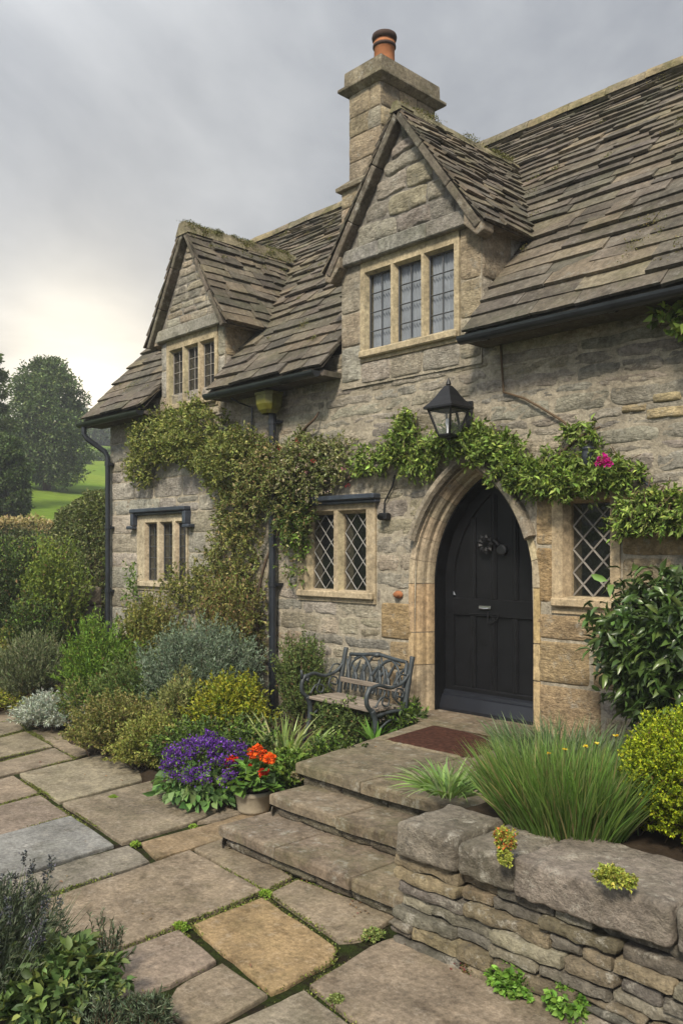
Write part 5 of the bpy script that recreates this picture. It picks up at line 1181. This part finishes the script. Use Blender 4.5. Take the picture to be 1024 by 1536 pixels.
climber('climbing_plant', 'green leafy climber trained over the arched door with one bright pink bloom', 'climber',
        [(548, 690, 24, 22, 56, 0.17, LG), (600, 672, 34, 29, 124, 0.19, LG), (606, 638, 14, 20, 37, 0.13, LG), (625, 695, 26, 17, 56, 0.15, LG), (690, 655, 42, 17, 124, 0.19, LG), (735, 672, 40, 19, 118, 0.19, LG), (765, 700, 34, 19, 93, 0.17, LG), (800, 718, 36, 19, 105, 0.19, LG), (850, 722, 50, 19, 161, 0.22, LG), (835, 690, 30, 14, 37, 0.13, LG), (870, 648, 22, 8, 29, 0.10, LG), (905, 708, 36, 17, 93, 0.19, LG), (880, 690, 24, 15, 37, 0.15, LG), (660, 665, 22, 17, 50, 0.15, LG), (935, 715, 20, 7, 19, 0.10, LG)],
        [[(520, 720), (560, 690), (610, 680), (660, 665), (720, 670), (770, 700), (820, 715), (880, 715), (940, 712)], [(800, 705), (840, 680), (870, 655), (900, 640)]], 602, .052, .021, k=13,
        flowers=[(904, 690, .036, [(.62, .02, .32), (.7, .04, .4), (.5, .015, .25)], 60), (912, 694, .03, [(.62, .02, .32)], 40), (897, 695, .024, [(.62, .03, .34)], 30)], down=.35)
climber('climbing_plant', 'trailing green sprays hanging from the wall right of the small window', 'climber', [(955, 770, 34, 19, 99, 0.19, LG), (1000, 775, 40, 22, 136, 0.20, LG), (935, 790, 14, 17, 25, 0.13, LG), (985, 745, 30, 8, 37, 0.13, LG), (1050, 780, 40, 20, 99, 0.17, LG)], [[(1060, 790), (1010, 765), (970, 750), (935, 740)]], 603, .05, .021, k=13, down=.3)
climber('climbing_plant', 'light green leafy sprig on the wall under the gutter at the right edge', 'climber', [(1008, 470, 22, 20, 29, 0.17, LG), (1040, 480, 24, 34, 37, 0.17, LG)], [[(1080, 520), (1040, 490), (1010, 470)]], 604, .075, .05, k=7, down=.2)

# ------------------------------------------------------------------ foreground plants
q = np.random.default_rng(41)
lv = thing('lavender_bush', 'dark grey green lavender in the near left corner with long flower spikes', 'lavender', (-3.72, -4.72, 0))
n = 1500; a = q.uniform(0, 6.283, n); r_ = np.sqrt(q.uniform(0, 1, n)); P = np.stack([-3.72+np.cos(a)*r_*.22, -4.70+np.sin(a)*r_*.22, .02+0*a], 1); D = np.stack([np.cos(a)*r_*.55, np.sin(a)*r_*.55, np.ones(n)], 1)+q.normal(size=(n, 3))*.13
blades('stalks', P, D, .48*q.uniform(.5, 1.1, n), .0045+0*a, pick([(.06, .075, .05), (.085, .10, .07), (.045, .06, .035)], n, q), 'grey_leaf', lv, 5, .15, 3, .9)
pp0, pp1, pp2 = shoots(q, (-3.72, -4.70, .02), (-3.72, -4.70, .22), (.36, .36, .30), 420, 9, lo=-.1, amp=.25); Pq, Tq, _ = along(pp0, pp1, pp2, 30, q, .25); m_ = len(Pq)
leaf_mesh('foliage', Pq, Tq+q.normal(size=(m_, 3))*.45+np.array([0, 0, .25]), .042*q.uniform(.6, 1.3, m_), .0065, pick([(.05, .065, .04), (.075, .09, .06), (.04, .05, .03)], m_, q), 'grey_leaf', lv)
n = 70; a = q.uniform(0, 6.283, n); r_ = np.sqrt(q.uniform(0, 1, n)); T_ = np.stack([-3.72+np.cos(a)*r_*.40, -4.70+np.sin(a)*r_*.38, .53-.16*r_+q.normal(size=n)*.05], 1)
B_ = np.stack([-3.72+np.cos(a)*r_*.2, -4.70+np.sin(a)*r_*.2, .1+0*a], 1); stems('flower_stem', B_, (B_+T_)/2+[0, 0, .06], T_, .0028, 'stem_green', lv, None)
k_ = 44; Pq = np.repeat(T_, k_, 0)+np.stack([q.normal(size=n*k_)*.006, q.normal(size=n*k_)*.006, q.uniform(-.01, .06, n*k_)], 1); leaf_mesh('flower', Pq, q.normal(size=(n*k_, 3))+[0, 0, .8], .014, .009, pick([(.035, .04, .045), (.055, .055, .065), (.03, .035, .03)], n*k_, q), 'grey_leaf', lv)
b = onZ(92, 1528, 0)
shrub('leafy_plant', 'fresh green broad leaved plant in the near left corner beside the lavender', 'plant', (b[0], b[1], 0), (b[0]-.02, b[1]-.02, .11), (.27, .24, .19), 240, 14, .058, .034, [(.05, .082, .026), (.07, .105, .034), (.04, .065, .022), (.09, .115, .03)], 702, lo=-.1, fine=True, amp=.25, t0=.5, spread=1.1, tw=.6, stem='stem_green', stem_r=.003)
for i, (u, v, h, lab) in enumerate(((222, 1556, .14, 'dark sprigged rosemary at the bottom edge of the paving'), (160, 1470, .24, 'thin grey sprigs rising behind the broad leaved plant'), (150, 1566, .18, 'rosemary bush between the leafy plant and the bottom edge'))):
    b = onZ(u, v, 0); shrub('rosemary', lab, 'rosemary', (b[0], b[1], 0), (b[0], b[1], .04), (.13, .12, h), 90 if i != 1 else 40, 34, .026, .005, [(.055, .075, .045), (.08, .10, .065), (.04, .055, .03)], 710+i, mat='grey_leaf', lo=.05, amp=.4, t0=.25, upb=.4, stem='stem_brown', stem_r=.003, nst=90)

# ------------------------------------------------------------------ hedges, trees and far things
def hedge(name, label, x0, x1, y0, y1, z0, z1, n, ln, wd, cols, seed, rnd=.35, topcols=None, amp=.08):
    q = np.random.default_rng(seed); h = np.array([(x1-x0)/2, (y1-y0)/2, (z1-z0)/2]); c_ = np.array([(x0+x1)/2, (y0+y1)/2, (z0+z1)/2]); root = thing(name, label, 'hedge', (c_[0], c_[1], z0))
    p = q.uniform(-1, 1, (n, 3))*h; ar = np.array([h[1]*h[2], h[0]*h[2], h[0]*h[1]]); ax = q.choice(3, n, p=ar/ar.sum()); p[np.arange(n), ax] = np.sign(q.normal(size=n))*h[ax]
    inn_ = np.clip(p, -h+rnd, h-rnd); d = unit(p-inn_); S = inn_+d*rnd; k = np.array([noise.fractal((x*1.6+seed, y*1.6, z*1.6), 1, 2, 4) for x, y, z in S]); S = S+d*(k*amp*2.2-np.abs(q.normal(size=n))*.07)[:, None]
    col = pick(cols, n, q, .28)
    if topcols: t_ = (d[:, 2] > .55)[:, None]; col = np.where(t_, pick(topcols, n, q, .2), col)
    leaf_mesh('foliage', S+c_, d*.6+q.normal(size=(n, 3))*.7, ln*q.uniform(.6, 1.3, n), wd*q.uniform(.7, 1.2, n), col, 'leaf', root, seed=seed)
    m_ = MB()
    for i in range(10): x = c_[0]+h[0]*.8*(i/9*2-1); m_.tube([(x, c_[1], z0-.1), (x+.1, c_[1]+.05, z0+h[2]), (x-.05, c_[1], z1-.3)], [.05, .035, .015], 6)
    m_.build('stem', 'bark', root); return root
hedge('clipped_hedge', 'tall rounded clipped hedge just beyond the house corner', -14.5, -12.3, .3, 2.2, .0, 2.92, 46000, .06, .034, [(.06, .075, .025), (.08, .095, .03), (.045, .06, .02), (.10, .105, .045)], 801, rnd=.95)
hedge('clipped_hedge', 'low flat topped hedge with brownish top along the edge of the field', -20.5, -18.6, -5, 6.5, .6, 2.62, 60000, .085, .045, [(.05, .05, .025), (.07, .065, .03), (.04, .045, .02)], 802, rnd=.25, topcols=[(.20, .165, .085), (.24, .19, .10), (.16, .14, .06)])
sp_ = thing('gate_pier', 'stone pier half hidden by the tall clipped hedge and the shrubs', 'pier', (-12.35, .12, 0)); m = MB(); rq = random.Random(6)
for i in range(5): boulder(m, -12.75+rq.uniform(-.02, .02), -12.05, -.18, .35, .0+.28*i, .28+.28*i, .04, rq, vary((.20, .17, .125), rq), rough=.012)
m.build('shaft', 'old_stone', sp_, smooth=True)

def tree(name, label, u, vtop, vbase, ru, dist, cols, seed, n=16000, ln=.2, clumps=26, shape='round', group=None, limb=1.0, hole=.0, thick=1.0):
    q = np.random.default_rng(seed); b = atD(u, 826, dist); s = dist/np.hypot(*ray(u, 826)[:2]); gz = hill(b[0], b[1]); zt = CAM[2]+(826-vtop)*s; H = zt-gz; Rr = ru*s
    root = thing(name, label, 'tree', (b[0], b[1], gz), group); tr = MB(); tr.tube([(b[0], b[1], gz-.3), (b[0]+.02*H, b[1], gz+.3*H), (b[0], b[1]+.02*H, gz+.62*H), (b[0]+.01*H, b[1], gz+.92*H)], [.034*H, .026*H, .015*H, .004*H], 8)
    cs = []
    for i in range(clumps):
        f_ = (i+.5)/clumps; z = .08+.88*f_; w_ = (math.sin(math.pi*min(1, .12+z*.86))**.75 if shape == 'round' else (1.02-z)**.8*1.05)
        a = i*2.399+q.uniform(-.4, .4); rr_ = w_*Rr*q.uniform(.45, .82); c_ = np.array([b[0]+math.cos(a)*rr_, b[1]+math.sin(a)*rr_, gz+z*H]); cs.append((c_, Rr*q.uniform(.26, .42)*(.6+.4*w_)*thick))
        tr.tube([(b[0], b[1], gz+max(.1, z-.18)*H), tuple((c_+np.array([b[0], b[1], gz+z*H]))/2), tuple(c_)], [.010*H, .006*H, .002*H], 5)
    P, D, Cc = [], [], []
    for c_, r_ in cs:
        k = int(n/clumps); d = unit(q.normal(size=(k, 3))); rad = r_*lumps(d, q.uniform(0, 50), 2.0, .45)*q.uniform(.35, 1.05, k)**.6
        P.append(c_+d*rad[:, None]*np.array([1.1, 1.1, .8])); D.append(d*.6+q.normal(size=(k, 3))*.7); Cc.append(pick(cols, k, q, .22)*math.exp(q.normal(0, .13)))
    P = np.concatenate(P); m_ = len(P); leaf_mesh('crown', P, np.concatenate(D), ln*q.uniform(.6, 1.3, m_), ln*.5*q.uniform(.7, 1.2, m_), np.concatenate(Cc), 'leaf', root, seed=seed)
    tr.build('trunk', 'bark', root, smooth=True); return root
TG = [(.045, .068, .024), (.058, .085, .03), (.036, .056, .02), (.075, .10, .036)]
tree('broadleaf_tree', 'large dark dome shaped tree standing alone on the field', 70, 538, 735, 66, 50, TG, 901, n=30000, ln=.20, clumps=46)
tree('broadleaf_tree', 'lacy pale leaved tree cut off by the left edge', -18, 508, 770, 44, 40, [(.06, .085, .03), (.08, .105, .04), (.05, .07, .025)], 902, n=11000, ln=.17, clumps=24, thick=.8)
tree('broadleaf_tree', 'dark low tree at the left edge in front of the big dome tree', 5, 652, 780, 42, 33, DG+TG[:1], 903, n=16000, ln=.15, clumps=26)
far = [(96, 640, 30, 105, 'far rounded tree on the hill right of the big dome tree'), (128, 622, 26, 125, 'far tree on the hilltop nearest the drainpipe'), (150, 638, 28, 110, 'far bushy tree on the hill beside the house corner'), (178, 630, 34, 120, 'far tree mostly hidden behind the house corner'), (20, 640, 34, 115, 'far tree on the hill seen left of the dome tree'), (-20, 625, 36, 120, 'far tree on the hill beyond the left edge'), (112, 606, 20, 165, 'palest tree on the skyline under the bright cloud')]
for i, (u, vt, ru, ds, lab) in enumerate(far): tree('broadleaf_tree', lab, u, vt, 0, ru, ds, TG, 910+i, n=7000, ln=.42, clumps=20, group='far trees along the hill')
for i, (u, vt, ru, ds, lab) in enumerate(((110, 694, 26, 78, 'low field bush under the right side of the dome tree'), (140, 688, 26, 84, 'low field bush left of the drainpipe'), (165, 680, 26, 88, 'low field bush behind the house corner'))): tree('field_bush', lab, u, vt, 0, ru, ds, TG+GN[:1], 930+i, n=5000, ln=.3, clumps=16)
# air that fades the far trees
hz = MB(); hz.box(-264, 104, -104, 244, -1.6, 62); hm_ = bpy.data.materials.new('haze'); hm_.use_nodes = True; MATS['haze'] = hm_
hn = hm_.node_tree; hn.nodes.remove(hn.nodes['Principled BSDF']); pv_ = hn.nodes.new('ShaderNodeVolumePrincipled'); pv_.inputs['Color'].default_value = (.8, .84, .9, 1); pv_.inputs['Density'].default_value = .0019; hn.links.new(pv_.outputs[0], hn.nodes['Material Output'].inputs['Volume'])
HAZE = True
if HAZE: struct(hz.build('haze', 'haze'), 'stuff')
